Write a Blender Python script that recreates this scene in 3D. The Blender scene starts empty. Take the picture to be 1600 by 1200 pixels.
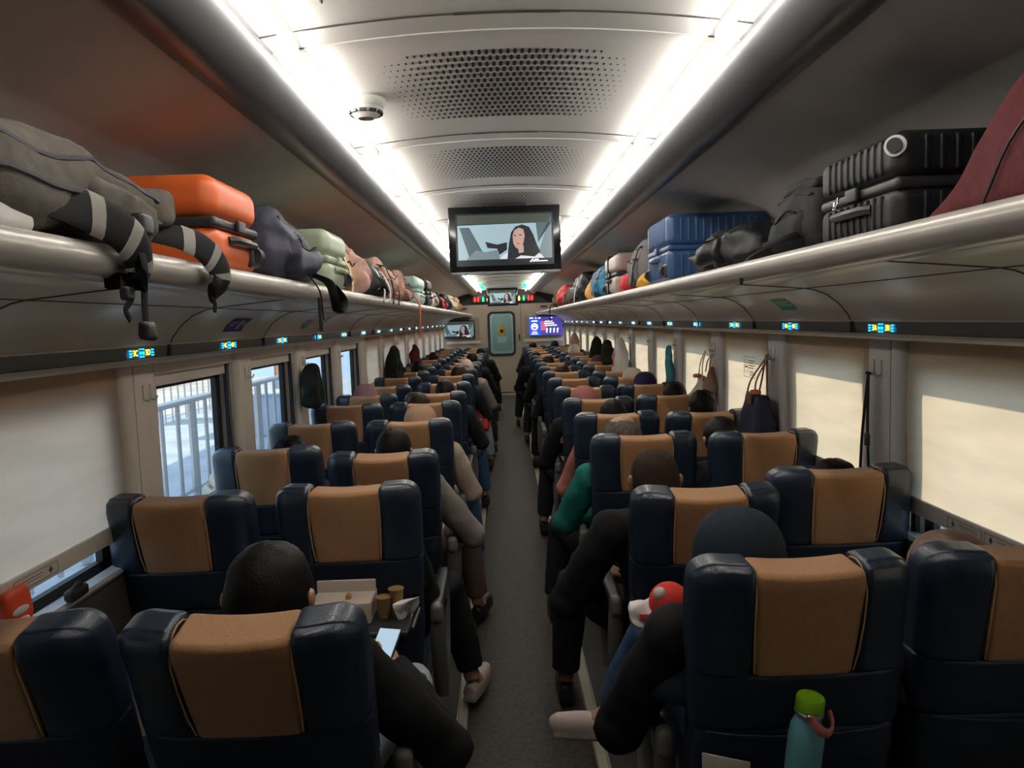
import bpy, bmesh, math, random
from mathutils import Vector, Matrix, noise
random.seed(7)
R = math.radians
sc = bpy.context.scene
COL = sc.collection

# ------------------------------------------------------------------ camera, world, light, exposure
def make_camera(yaw, pitch, roll, f, loc):
    y, p, r = R(yaw), R(pitch), R(roll)
    fw = Vector((math.sin(y)*math.cos(p), math.cos(y)*math.cos(p), -math.sin(p)))
    rt = Vector((math.cos(y), -math.sin(y), 0)); up = rt.cross(fw)
    rt2 = rt*math.cos(r) - up*math.sin(r); up2 = up*math.cos(r) + rt*math.sin(r)
    m = Matrix((rt2, up2, -fw)).transposed().to_4x4(); m.translation = loc
    cd = bpy.data.cameras.new('camera'); cd.sensor_width = 36; cd.lens = 36*f/1600; cd.clip_start = .02
    o = bpy.data.objects.new('camera', cd); COL.objects.link(o); o.matrix_world = m
    sc.camera = o
make_camera(.55, 4.95, 1.93, 1155, (-.035, 0, 1.72))

w = bpy.data.worlds.new('sky'); sc.world = w; w.use_nodes = True
bg = w.node_tree.nodes['Background']; bg.inputs[0].default_value = (.62, .78, 1, 1); bg.inputs[1].default_value = 1.5
sd = bpy.data.lights.new('sun', 'SUN'); sd.energy = 5.4; sd.angle = R(2.5); sd.color = (1, .86, .68)
so = bpy.data.objects.new('sun', sd); COL.objects.link(so)
so.rotation_euler = Vector((-.74, -.16, -.65)).to_track_quat('-Z', 'Y').to_euler()
sc.view_settings.view_transform = 'Standard'; sc.view_settings.look = 'None'
sc.view_settings.gamma = 1; sc.view_settings.use_curve_mapping = False
sc.view_settings.exposure = 0.18
sc.cycles.max_bounces = 8; sc.cycles.diffuse_bounces = 5; sc.cycles.glossy_bounces = 4
sc.cycles.transparent_max_bounces = 12
sc.cycles.use_denoising = True
LED_STRENGTH = 44.0

# ------------------------------------------------------------------ materials
MATS = {}
def mat(name, col=(.5, .5, .5), rough=.6, metal=0, emit=0, noise_=0, nscale=30, bump=0, bscale=200, spec=.5, trans=0, coat=0, sheen=0):
    if name in MATS: return MATS[name]
    m = bpy.data.materials.new(name); m.use_nodes = True; nt = m.node_tree
    b = nt.nodes['Principled BSDF']; b.inputs['Roughness'].default_value = rough
    b.inputs['Metallic'].default_value = metal; b.inputs['Specular IOR Level'].default_value = spec
    b.inputs['Base Color'].default_value = (*col, 1)
    if coat: b.inputs['Coat Weight'].default_value = coat
    if sheen: b.inputs['Sheen Weight'].default_value = sheen
    if trans: b.inputs['Transmission Weight'].default_value = trans
    if emit:
        b.inputs['Emission Color'].default_value = (*col, 1); b.inputs['Emission Strength'].default_value = emit
    tc = nt.nodes.new('ShaderNodeTexCoord')
    if noise_ and not emit:
        n = nt.nodes.new('ShaderNodeTexNoise'); n.inputs['Scale'].default_value = nscale; n.inputs['Detail'].default_value = 5
        r = nt.nodes.new('ShaderNodeMapRange'); r.inputs[1].default_value = .3; r.inputs[2].default_value = .7
        r.inputs[3].default_value = 1-noise_; r.inputs[4].default_value = 1+noise_
        mx = nt.nodes.new('ShaderNodeVectorMath'); mx.operation = 'SCALE'; mx.inputs[0].default_value = col
        nt.links.new(tc.outputs['Object'], n.inputs['Vector']); nt.links.new(n.outputs[0], r.inputs[0])
        nt.links.new(r.outputs[0], mx.inputs['Scale']); nt.links.new(mx.outputs[0], b.inputs['Base Color'])
    if bump:
        n = nt.nodes.new('ShaderNodeTexNoise'); n.inputs['Scale'].default_value = bscale; n.inputs['Detail'].default_value = 3
        bp = nt.nodes.new('ShaderNodeBump'); bp.inputs['Strength'].default_value = bump; bp.inputs['Distance'].default_value = .003
        nt.links.new(tc.outputs['Object'], n.inputs['Vector']); nt.links.new(n.outputs[0], bp.inputs['Height'])
        nt.links.new(bp.outputs[0], b.inputs['Normal'])
    MATS[name] = m
    return m
def glass_mat():
    m = bpy.data.materials.new('window_glass'); m.use_nodes = True; nt = m.node_tree; nt.nodes.clear()
    o = nt.nodes.new('ShaderNodeOutputMaterial'); t = nt.nodes.new('ShaderNodeBsdfTransparent'); t.inputs[0].default_value = (.86, .93, .95, 1)
    g = nt.nodes.new('ShaderNodeBsdfGlossy'); g.inputs['Roughness'].default_value = .02
    lw = nt.nodes.new('ShaderNodeLayerWeight'); lw.inputs[0].default_value = .5
    pw = nt.nodes.new('ShaderNodeMath'); pw.operation = 'POWER'; pw.inputs[1].default_value = 5; nt.links.new(lw.outputs[1], pw.inputs[0])
    f = nt.nodes.new('ShaderNodeMath'); f.operation = 'MULTIPLY_ADD'; f.inputs[1].default_value = .6; f.inputs[2].default_value = .04; nt.links.new(pw.outputs[0], f.inputs[0])
    x = nt.nodes.new('ShaderNodeMixShader'); nt.links.new(f.outputs[0], x.inputs[0]); nt.links.new(t.outputs[0], x.inputs[1])
    nt.links.new(g.outputs[0], x.inputs[2]); nt.links.new(x.outputs[0], o.inputs[0])
    return m
def blind_mat(name, col, tcol, tr):
    m = bpy.data.materials.new(name); m.use_nodes = True; nt = m.node_tree; nt.nodes.clear()
    o = nt.nodes.new('ShaderNodeOutputMaterial'); d = nt.nodes.new('ShaderNodeBsdfDiffuse'); d.inputs[0].default_value = (*col, 1)
    t = nt.nodes.new('ShaderNodeBsdfTranslucent')
    tc = nt.nodes.new('ShaderNodeTexCoord'); mp = nt.nodes.new('ShaderNodeMapping'); mp.inputs['Scale'].default_value = (1, 1.2, 7)
    n = nt.nodes.new('ShaderNodeTexNoise'); n.inputs['Scale'].default_value = 2.2; n.inputs['Detail'].default_value = 6
    n2 = nt.nodes.new('ShaderNodeTexNoise'); n2.inputs['Scale'].default_value = 420
    r = nt.nodes.new('ShaderNodeMapRange'); r.inputs[1].default_value = .3; r.inputs[2].default_value = .7; r.inputs[3].default_value = .86; r.inputs[4].default_value = 1.08
    r2 = nt.nodes.new('ShaderNodeMapRange'); r2.inputs[3].default_value = .9; r2.inputs[4].default_value = 1.1
    mu = nt.nodes.new('ShaderNodeMath'); mu.operation = 'MULTIPLY'
    v = nt.nodes.new('ShaderNodeVectorMath'); v.operation = 'SCALE'; v.inputs[0].default_value = tcol
    L = nt.links.new
    L(tc.outputs['Object'], mp.inputs[0]); L(mp.outputs[0], n.inputs['Vector']); L(tc.outputs['Object'], n2.inputs['Vector'])
    L(n.outputs[0], r.inputs[0]); L(n2.outputs[0], r2.inputs[0]); L(r.outputs[0], mu.inputs[0]); L(r2.outputs[0], mu.inputs[1])
    L(mu.outputs[0], v.inputs['Scale']); L(v.outputs[0], t.inputs[0])
    x = nt.nodes.new('ShaderNodeMixShader'); x.inputs[0].default_value = tr
    L(d.outputs[0], x.inputs[1]); L(t.outputs[0], x.inputs[2]); L(x.outputs[0], o.inputs[0])
    return m
GLASS = glass_mat()
BLIND_R = blind_mat('blind_cloth_sunlit_tint', (.50, .42, .31), (.95, .71, .49), .52)  # one blind fabric; sunny right side's light is tuned into this colour
BLIND_L = blind_mat('blind_cloth_shaded_tint', (.52, .43, .33), (.86, .63, .455), .60)  # same fabric, its tint adjusted for the shadier left side
def M_(n): return MATS[n]
mat('navy_leather', (.012, .022, .040), .36, noise_=.18, nscale=9, bump=.35, bscale=260, coat=.12)
mat('navy_back', (.009, .016, .032), .5, noise_=.12, bump=.3, bscale=220)
mat('tan_cloth', (.385, .19, .080), .75, noise_=.12, nscale=160, bump=.5, bscale=700, sheen=.2)
mat('tan_piping', (.45, .27, .13), .6)
mat('grey_plastic', (.13, .125, .115), .42)
mat('dark_plastic', (.018, .018, .02), .45)
mat('black_rubber', (.012, .012, .013), .6)
mat('seat_metal', (.16, .16, .16), .35, metal=.7)
mat('rack_metal', (.48, .445, .405), .27, metal=.1, noise_=.05, nscale=4)
mat('rack_ceiling', (.50, .475, .445), .45, noise_=.08, nscale=3, spec=.6)
mat('beam_paint', (.045, .046, .05), .30, spec=.5)
mat('cover_panel', (.72, .66, .59), .3, noise_=.04, nscale=3)
mat('ceiling_paint', (.84, .82, .79), .30, noise_=.03, nscale=2)
mat('wall_panel', (.64, .56, .47), .45, noise_=.04, nscale=5)
mat('wall_grey', (.40, .385, .36), .45)
mat('joint_dark', (.07, .06, .055), .7)
mat('display_grey', (.13, .15, .145), .25)
mat('floor_vinyl', (.040, .035, .028), .7, spec=.25, noise_=.35, nscale=45, bump=.2, bscale=150)
mat('floor_side', (.045, .043, .04), .7)
mat('floor_strip', (.38, .36, .28), .45)
mat('led_white', (1, .95, .87), emit=LED_STRENGTH)
mat('white_plastic', (.62, .61, .58), .4)
mat('black', (.006, .006, .007), .5)
mat('gloss_black', (.008, .008, .010), .12)
mat('steel', (.55, .56, .58), .3, metal=.9)
mat('chrome', (.7, .7, .7), .15, metal=1)
mat('led_blue', (.01, .42, 1), emit=2.6)
mat('led_yellow', (1, .82, .10), emit=2.2)
mat('led_red', (1, .02, .01), emit=2.5)
mat('led_green', (.0, .9, .25), emit=1.8)
mat('skin', (.36, .19, .12), .5, noise_=.06, nscale=20)
mat('skin_dark', (.24, .12, .07), .5, noise_=.06, nscale=20)
mat('hair_black', (.006, .005, .005), .5, noise_=.4, nscale=120, bump=.8, bscale=160, spec=.12)
mat('hair_brown', (.022, .010, .006), .45, noise_=.4, nscale=120, bump=.8, bscale=160, spec=.12)
mat('hair_buzz', (.035, .021, .015), .8, noise_=.3, nscale=120, bump=.6, bscale=400, spec=.12)
mat('hair_grey', (.10, .082, .07), .8, noise_=.4, nscale=50, bump=.5, bscale=300, spec=.12)
mat('concrete', (.50, .52, .56), .8, noise_=.15, nscale=1.5)
mat('pale_wall', (.60, .66, .76), .8, noise_=.08, nscale=1)

# ------------------------------------------------------------------ mesh helpers
class MB:
    """collects geometry, then links it as ONE object"""
    def __init__(s): s.v = []; s.f = []; s.mi = []; s.mats = []; s.cur = 0
    def use(s, m):
        if m not in s.mats: s.mats.append(m)
        s.cur = s.mats.index(m); return s
    def add(s, vs, fs, M=None):
        o = len(s.v)
        if M is not None: vs = [M @ Vector(p) for p in vs]
        s.v += [tuple(p) for p in vs]; s.f += [tuple(i+o for i in f) for f in fs]; s.mi += [s.cur]*len(fs)
        return s
    def box(s, a, b, M=None):
        (x0, y0, z0), (x1, y1, z1) = a, b
        return s.add([(x0,y0,z0),(x1,y0,z0),(x1,y1,z0),(x0,y1,z0),(x0,y0,z1),(x1,y0,z1),(x1,y1,z1),(x0,y1,z1)],
                     [(0,3,2,1),(4,5,6,7),(0,1,5,4),(1,2,6,5),(2,3,7,6),(3,0,4,7)], M)
    def rbox(s, c, size, r, n=0, seg=3, fn=None, M=None):
        vs, fs = rbox(size, r, n, seg)
        vs = [Vector(c)+v for v in vs]
        if fn: vs = [Vector(fn(v)) for v in vs]
        return s.add(vs, fs, M)
    def tube(s, pts, rad, seg=8, caps=True, flat=1.0, side=None, M=None):
        pts = [Vector(p) for p in pts]; rad = rad if isinstance(rad, (list, tuple)) else [rad]*len(pts)
        vs = []; fs = []; n = len(pts); prev = None
        for i, p in enumerate(pts):
            t = (pts[min(i+1, n-1)]-pts[max(i-1, 0)])
            if t.length < 1e-9: t = Vector((0, 0, 1))
            t.normalize()
            ref = side if side else (prev if prev else (Vector((0, 0, 1)) if abs(t.z) < .9 else Vector((1, 0, 0))))
            u = Vector(ref) - t*t.dot(Vector(ref))
            if u.length < 1e-4: u = t.orthogonal()
            u.normalize(); vv = t.cross(u)
            if not side: prev = u
            for k in range(seg):
                a = 2*math.pi*k/seg
                vs.append(p + u*math.cos(a)*rad[i] + vv*math.sin(a)*rad[i]*flat)
        for i in range(n-1):
            for k in range(seg):
                k2 = (k+1) % seg
                fs.append((i*seg+k, i*seg+k2, (i+1)*seg+k2, (i+1)*seg+k))
        if caps: fs += [tuple(range(seg-1, -1, -1)), tuple((n-1)*seg+k for k in range(seg))]
        return s.add(vs, fs, M)
    def lathe(s, prof, seg=20, M=None):
        vs = []; fs = []
        for (r, z) in prof:
            for k in range(seg):
                a = 2*math.pi*k/seg; vs.append((r*math.cos(a), r*math.sin(a), z))
        for i in range(len(prof)-1):
            for k in range(seg):
                k2 = (k+1) % seg; fs.append((i*seg+k, i*seg+k2, (i+1)*seg+k2, (i+1)*seg+k))
        fs += [tuple(range(seg-1, -1, -1)), tuple((len(prof)-1)*seg+k for k in range(seg))]
        return s.add(vs, fs, M)
    def ball(s, c, rad, M=None, seg=14, rings=10, fn=None):
        if not isinstance(rad, (tuple, list)): rad = (rad,)*3
        vs = []; fs = []
        for i in range(rings+1):
            th = math.pi*i/rings
            for k in range(seg):
                a = 2*math.pi*k/seg
                n = Vector((math.sin(th)*math.cos(a), math.sin(th)*math.sin(a), math.cos(th)))
                p = Vector((c[0]+n.x*rad[0], c[1]+n.y*rad[1], c[2]+n.z*rad[2]))
                vs.append(fn(p, n) if fn else p)
        for i in range(rings):
            for k in range(seg):
                k2 = (k+1) % seg; fs.append((i*seg+k, (i+1)*seg+k, (i+1)*seg+k2, i*seg+k2))
        return s.add(vs, fs, M)
    def prism(s, prof, y0, y1, M=None, closed=True):
        """profile in x,z extruded along y"""
        n = len(prof); vs = [(x, y0, z) for x, z in prof]+[(x, y1, z) for x, z in prof]
        fs = [(i, (i+1) % n, n+(i+1) % n, n+i) for i in range(n if closed else n-1)]
        if closed: fs += [tuple(range(n-1, -1, -1)), tuple(range(n, 2*n))]
        return s.add(vs, fs, M)
    def mesh(s, name):
        me = bpy.data.meshes.new(name); me.from_pydata(s.v, [], s.f)
        for m in s.mats: me.materials.append(m)
        me.polygons.foreach_set('material_index', s.mi)
        bm = bmesh.new(); bm.from_mesh(me); bmesh.ops.remove_doubles(bm, verts=bm.verts, dist=1e-5)
        bmesh.ops.recalc_face_normals(bm, faces=bm.faces); bm.to_mesh(me); bm.free()
        return me
    def build(s, name, m=None, parent=None, smooth=True, bevel=0, sub=0, angle=40):
        if m is not None:
            m = M_(m) if isinstance(m, str) else m
            if not s.mats: s.mats = [m]
        me = s.mesh(name)
        if smooth: me.shade_smooth(); 
        o = bpy.data.objects.new(name, me); COL.objects.link(o)
        if parent: o.parent = parent
        if bevel:
            b = o.modifiers.new('b', 'BEVEL'); b.width = bevel; b.segments = 2; b.limit_method = 'ANGLE'
        if smooth and angle < 180:
            me.set_sharp_from_angle(angle=R(angle))
        if sub:
            k = o.modifiers.new('s', 'SUBSURF'); k.levels = sub; k.render_levels = sub
        return o
def rbox(size, r, n=0, seg=3):
    h = [a/2 for a in size]; r = min(r, min(h)*.999)
    def ticks(H):
        a = [-H + r*(1-math.cos(math.pi/2*i/seg))*1.0 for i in range(seg+1)]
        # tangential positions at equal angles
        a = [-H + r - r*math.tan(math.pi/4*(1-i/seg)) if True else 0 for i in range(seg+1)]
        mid = [(-H+r)+(2*(H-r))*(i+1)/(n+1) for i in range(n)]
        return a + mid + [-x for x in reversed(a)]
    T = [ticks(H) for H in h]
    vs = []; fs = []
    for ax in range(3):
        u, v = (ax+1) % 3, (ax+2) % 3
        for sg in (-1, 1):
            base = len(vs); nu, nv = len(T[u]), len(T[v])
            for a in T[u]:
                for b in T[v]:
                    p = [0, 0, 0]; p[ax] = sg*h[ax]; p[u] = a; p[v] = b
                    q = [max(-h[i]+r, min(h[i]-r, p[i])) for i in range(3)]
                    d = Vector((p[0]-q[0], p[1]-q[1], p[2]-q[2]))
                    if d.length > 1e-9: d.normalize()
                    vs.append(Vector(q)+d*r)
            for i in range(nu-1):
                for j in range(nv-1):
                    f = (base+i*nv+j, base+(i+1)*nv+j, base+(i+1)*nv+j+1, base+i*nv+j+1)
                    fs.append(f if sg > 0 else f[::-1])
    return vs, fs
def tag(o, label=None, cat=None, group=None, kind=None):
    if label: o['label'] = label
    if cat: o['category'] = cat
    if group: o['group'] = group
    if kind: o['kind'] = kind
    return o
def empty(name, loc=(0, 0, 0), label=None, cat=None, group=None, rz=0):
    o = bpy.data.objects.new(name, None); COL.objects.link(o); o.empty_display_size = .05
    o.location = loc; o.rotation_euler = (0, 0, rz); tag(o, label, cat, group)
    return o
def struct(mb, name, m=None, smooth=False, **k):
    o = mb.build(name, m, smooth=smooth, **k); o['kind'] = 'structure'; return o
def copy_tree(o, parent=None):
    c = o.copy(); COL.objects.link(c); c.parent = parent
    for ch in list(o.children): copy_tree(ch, c)
    return c
def set_mat(o, m):
    m = M_(m) if isinstance(m, str) else m
    for s in o.material_slots: s.link = 'OBJECT'; s.material = m
def text_mesh(s, size, depth=.0005):
    cu = bpy.data.curves.new('t', 'FONT'); cu.body = s; cu.size = size; cu.extrude = depth; cu.align_x = 'CENTER'; cu.align_y = 'CENTER'
    o = bpy.data.objects.new('t', cu); COL.objects.link(o)
    dg = bpy.context.evaluated_depsgraph_get(); me = bpy.data.meshes.new_from_object(o.evaluated_get(dg))
    vs = [v.co.copy() for v in me.vertices]; fs = [tuple(p.vertices) for p in me.polygons]
    bpy.data.objects.remove(o); bpy.data.curves.remove(cu); bpy.data.meshes.remove(me)
    return vs, fs
def remeshed(mb, voxel, smooth=6, factor=.5):
    """fuses overlapping closed shapes into one continuous surface"""
    me = mb.mesh('tmp'); o = bpy.data.objects.new('tmp', me); COL.objects.link(o)
    k = o.modifiers.new('r', 'REMESH'); k.mode = 'VOXEL'; k.voxel_size = voxel
    k = o.modifiers.new('s', 'SMOOTH'); k.iterations = smooth; k.factor = factor
    dg = bpy.context.evaluated_depsgraph_get()
    out = bpy.data.meshes.new_from_object(o.evaluated_get(dg), depsgraph=dg)
    bpy.data.objects.remove(o); bpy.data.meshes.remove(me)
    out.shade_smooth()
    return out
def link_mesh(me, name, m, parent=None):
    o = bpy.data.objects.new(name, me); COL.objects.link(o)
    m = M_(m) if isinstance(m, str) else m
    if not me.materials: me.materials.append(m)
    else: me.materials[0] = m
    if parent: o.parent = parent
    return o
def nz(p, s=1.0, seed=0): return noise.noise(Vector((p[0]*s+seed*7.1, p[1]*s+seed*3.3, p[2]*s)))
def wobble(amp, s, seed=0):
    return lambda p: Vector(p) + amp*Vector((nz(p, s, seed), nz(p, s, seed+5), nz(p, s, seed+9)))
ORD = ['first','second','third','fourth','fifth','sixth','seventh','eighth','ninth','tenth','eleventh','twelfth','thirteenth',
       'fourteenth','fifteenth','sixteenth','seventeenth','eighteenth','nineteenth','twentieth']

# ------------------------------------------------------------------ the carriage shell
Y0, Y1 = -.9, 17.7          # behind the camera, end wall
XW = 1.42                   # inner face of the window walls
ZC = 2.42                   # ceiling edge height
# floor
struct(MB().box((-.30, Y0, -.04), (.32, Y1, 0)), 'floor', 'floor_vinyl')
for s, nm in ((-1, 'left'), (1, 'right')):
    a, b = sorted((.27*s+.01, 1.5*s))
    a2, b2 = (a, -.3) if s < 0 else (.32, b)
    struct(MB().box((a, Y0, -.04), (b2, Y1, -.004)) if s < 0 else MB().box((a2, Y0, -.04), (b, Y1, -.004)), 'floor_'+nm, 'floor_side')
    x = -.268 if s < 0 else .292
    m = MB().prism([(x-.022, 0), (x+.022, 0), (x+.018, .012), (x-.018, .012)], .2, Y1-.05)
    m.prism([(x-.024*s*-1-.003, .0), (x-.024*s*-1+.003, 0), (x-.024*s*-1+.003, .013), (x-.024*s*-1-.003, .013)], .2, Y1-.05)
    struct(m, 'trim_floor_'+nm, 'floor_strip')
# ceiling: gently arched panels with double ribs between the modules
RIB0, MOD = 1.86, 1.15
def zc(x): return ZC + .045*(1-(x/.60)**2)
NX = 24
prof = [(-.60+1.2*i/NX, zc(-.60+1.2*i/NX)) for i in range(NX+1)]
cm = MB().prism(prof+[(.60, 2.56), (-.60, 2.56)], Y0, Y1)
struct(cm, 'ceiling', 'ceiling_paint', smooth=True)
ribs = [RIB0+MOD*i for i in range(-2, 14)]
for k, y in enumerate(ribs):
    if y+.12 > Y1: continue
    m = MB().use(M_('ceiling_paint'))
    for (ya, yb, dz) in ((y, y+.10, .002), (y+.10, y+.112, .005)):
        p2 = [(x, z-dz) for x, z in prof]; m.prism(p2+[(.60, 2.50), (-.60, 2.50)], ya, yb)
    m.use(M_('joint_dark'))
    p2 = [(x*.999, z-.0028) for x, z in prof]; m.prism(p2+[(.59, 2.5), (-.59, 2.5)], y-.004, y+.001)
    if k % 1 == 0 and y > 1:
        p3 = [(x, zc(x)-.0036) for x in (-.13, -.05, 0, .05, .13)]
        m.prism(p3+[(.1, 2.5), (-.1, 2.5)], y-.006, y+.003)
    struct(m, 'trim_%d' % (k+1), smooth=True)
# perforated air slots in every module (one mesh of slots per grille)
def slots(y0, y1, rows, cols, hw):
    m = MB()
    for r in range(rows):
        for c in range(cols):
            u = (c+.5*(r % 2))/(cols-.5)*2-1; v = (r+.5)/rows*2-1
            e = (u*u)**1.0 + .10*v*v
            L = .024*max(0, 1-e*.95); wdt = .0056*max(0, 1-e*.7)
            if L < .0022: continue
            if abs(v) > .9 and abs(u) > .75: continue
            x = u*hw; y = (y0+y1)/2 + v*(y1-y0)/2
            pts = [(x-wdt, y-L*.6), (x, y-L), (x+wdt, y-L*.6), (x+wdt, y+L*.6), (x, y+L), (x-wdt, y+L*.6)]
            m.add([(a, b, zc(a)-.0012) for a, b in pts], [(0, 1, 2, 3, 4, 5)])
    return m
for k in range(0, 12):
    y = RIB0 + MOD*k
    m = slots(y+.24, y+.24+.68, 14 if k < 4 else 9, 38 if k < 4 else 24, .375)
    if y+1 < Y1:
        o = struct(m, 'trim_air_slots_%d' % (k+1), 'black')
for s, nm in ((-1, 'left'), (1, 'right')):
    m = MB().tube([(s*.40, 1.62, 2.442), (s*.415, 1.72, 2.44)], .004, 6)
    struct(m, 'trim_ceiling_slit_'+nm, 'black')
# lamps: warm white linear lights let into both edges of the ceiling, one for each module
for s, nm in ((-1, 'left'), (1, 'right')):
    for k in range(-2, 14):
        y = RIB0+MOD*k
        a, b = y+.10, min(y+MOD+.06, Y1-.1)
        if b-a < .3 or k < -1: continue
        t = empty('ceiling_strip_light', (s*.527, a, zc(.527)), 'slim glowing ceiling strip light, %s edge of the ceiling, %s panel from the camera' % (nm, ORD[k+2]) if k > -1 else 'slim glowing strip light above the camera, %s edge, %s' % (nm, 'ahead' if k == -1 else 'behind'), 'light', 'ceiling strip lights on the %s' % nm)
        MB().prism([(-.012, .006), (.012, .006), (.004, -.026), (-.004, -.026)], 0, b-a).build('base_strip', 'ceiling_paint', t, smooth=False)
        MB().prism([(-.006, -.024), (.006, -.024), (.008, -.032), (.004, -.038), (-.004, -.038), (-.008, -.032)], .006, b-a-.006).build('diffuser', 'led_white', t, smooth=False)
struct(MB().box((-1.5, Y0-.05, -.05), (1.5, Y0, 2.56)), 'wall_back', mat('back_wall_dark', (.10, .09, .08), .6))
# side shell per bank: beam, rack roof, rack back
def side_shell(s, nm):
    bp = [(.60, 2.56), (.598, 2.418), (.604, 2.400), (.625, 2.372), (.665, 2.335), (.705, 2.318), (.745, 2.325), (.775, 2.345), (.80, 2.38), (.80, 2.56)]
    struct(MB().prism([(s*x, z) for x, z in bp], Y0, Y1), 'trim_beam_'+nm, 'beam_paint', smooth=True)
    rp = [(.79, 2.372), (.90, 2.350), (1.05, 2.310), (1.2, 2.28), (1.30, 2.245), (1.37, 2.17), (1.405, 2.04), (1.41, 1.88), (1.50, 1.88), (1.50, 2.56), (.79, 2.56)]
    struct(MB().prism([(s*x, z) for x, z in rp], Y0, Y1), 'ceiling_rack_'+nm, 'rack_ceiling', smooth=True)
    # hairline joints of the rack roof
    m = MB()
    for k in range(-1, 14):
        y = 2.0+1.15*k
        if y > Y1-.1: continue
        m.prism([(s*x, z-.001) for x, z in rp[:8]]+[(s*1.44, 1.88), (s*.8, 2.5)], y, y+.003)
    # luggage shelf: wide tube lip + shelf floor
    r_ = empty('luggage_rack', (0, 0, 0), 'long overhead luggage rack with rounded metal lip along the %s wall' % nm, 'luggage rack')
    lip = [(.89, 1.835), (.86, 1.826), (.82, 1.8215), (.788, 1.825), (.768, 1.837), (.759, 1.856), (.762, 1.874), (.776, 1.887), (.80, 1.892), (.83, 1.890), (.85, 1.886), (.88, 1.884)]
    MB().prism([(s*x, z) for x, z in lip], Y0, Y1-.02).build('lip', 'rack_metal', r_)
    MB().box((min(s*.88, s*1.408), Y0, 1.862), (max(s*.88, s*1.408), Y1-.02, 1.884)).build('shelf', 'rack_metal', r_, smooth=False)
    # underside panels, coving
    up = [(.885, 1.832), (1.0, 1.822), (1.15, 1.808), (1.17, 1.806), (1.2, 1.800), (1.25, 1.780), (1.30, 1.742), (1.335, 1.698), (1.345, 1.678),
          (1.352, 1.672), (1.352, 1.668), (1.42, 1.668), (1.42, 1.858), (.89, 1.858), (.87, 1.846)]
    struct(MB().prism([(s*x, z) for x, z in up], Y0, Y1), 'trim_coving_'+nm, 'cover_panel', smooth=True)
    jm = MB()
    for k in range(-2, 13):
        y = 2.93+1.15*k
        if y < Y0 or y > Y1-.1: continue
        pr = up[:9]
        jm.tube([(s*(x-.0003), y + (.0 if x > 1.14 else .0), z-.0006) for x, z in pr], .0028, 5, side=(0, 1, 0))
        jm.tube([(s*1.349, y, z) for z in (1.67, 1.625)], .006, 4)
    jm.tube([(s*1.165, Y0, 1.8058), (s*1.165, Y1, 1.8058)], .0022, 5)
    struct(jm, 'trim_coving_joints_'+nm, 'joint_dark')
    # display strip and ledge
    struct(MB().prism([(s*1.352, 1.669), (s*1.357, 1.622), (s*1.40, 1.622), (s*1.40, 1.669)], Y0, Y1), 'trim_display_strip_'+nm, 'display_grey')
    lg = [(1.342, 1.624), (1.338, 1.616), (1.344, 1.607), (1.36, 1.602), (1.46, 1.60), (1.46, 1.624)]
    struct(MB().prism([(s*x, z) for x, z in lg], Y0, Y1), 'trim_ledge_'+nm, 'cover_panel', smooth=True)
for s, nm in ((-1, 'left'), (1, 'right')): side_shell(s, nm)

# ------------------------------------------------------------------ window walls
PITCH = 1.10
pil = [(2.61+PITCH*k, 2.87+PITCH*k) for k in range(-3, 14)]
Z0, Z1 = .915, 1.61
def wall(s, nm):
    m = MB().use(M_('wall_grey' if s > 0 else 'wall_panel'))
    def bx(y0, y1, z0, z1, x0=XW, x1=XW+.07):
        m.box((min(s*x0, s*x1), y0, z0), (max(s*x0, s*x1), y1, z1))
    bx(Y0, Y1, -.05, .90); bx(Y0, Y1, 1.505, 1.70)
    for a, b in pil:
        if a > Y1: continue
        bx(max(a-.03, Y0), min(b+.07, Y1), .90, 1.505)
    if pil[0][0] > Y0: bx(Y0, pil[0][0], .9, 1.505)
    struct(m, 'wall_'+nm)
    # sill, black lower track, skirting duct
    struct(MB().prism([(s*(XW-.045), .895), (s*(XW-.05), .905), (s*(XW-.042), .915), (s*(XW+.005), .915), (s*(XW+.005), .89)], Y0, Y1), 'trim_sill_'+nm, 'wall_grey' if s < 0 else 'wall_grey')
    struct(MB().box((min(s*(XW-.045), s*XW), Y0, .70), (max(s*(XW-.045), s*XW), Y1, .885)), 'trim_sill_duct_'+nm, 'joint_dark')
    struct(MB().box((min(s*(XW-.10), s*XW), Y0, 0), (max(s*(XW-.10), s*XW), Y1, .18)), 'baseboard_'+nm, 'wall_grey')
wall(-1, 'left'); wall(1, 'right')
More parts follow.
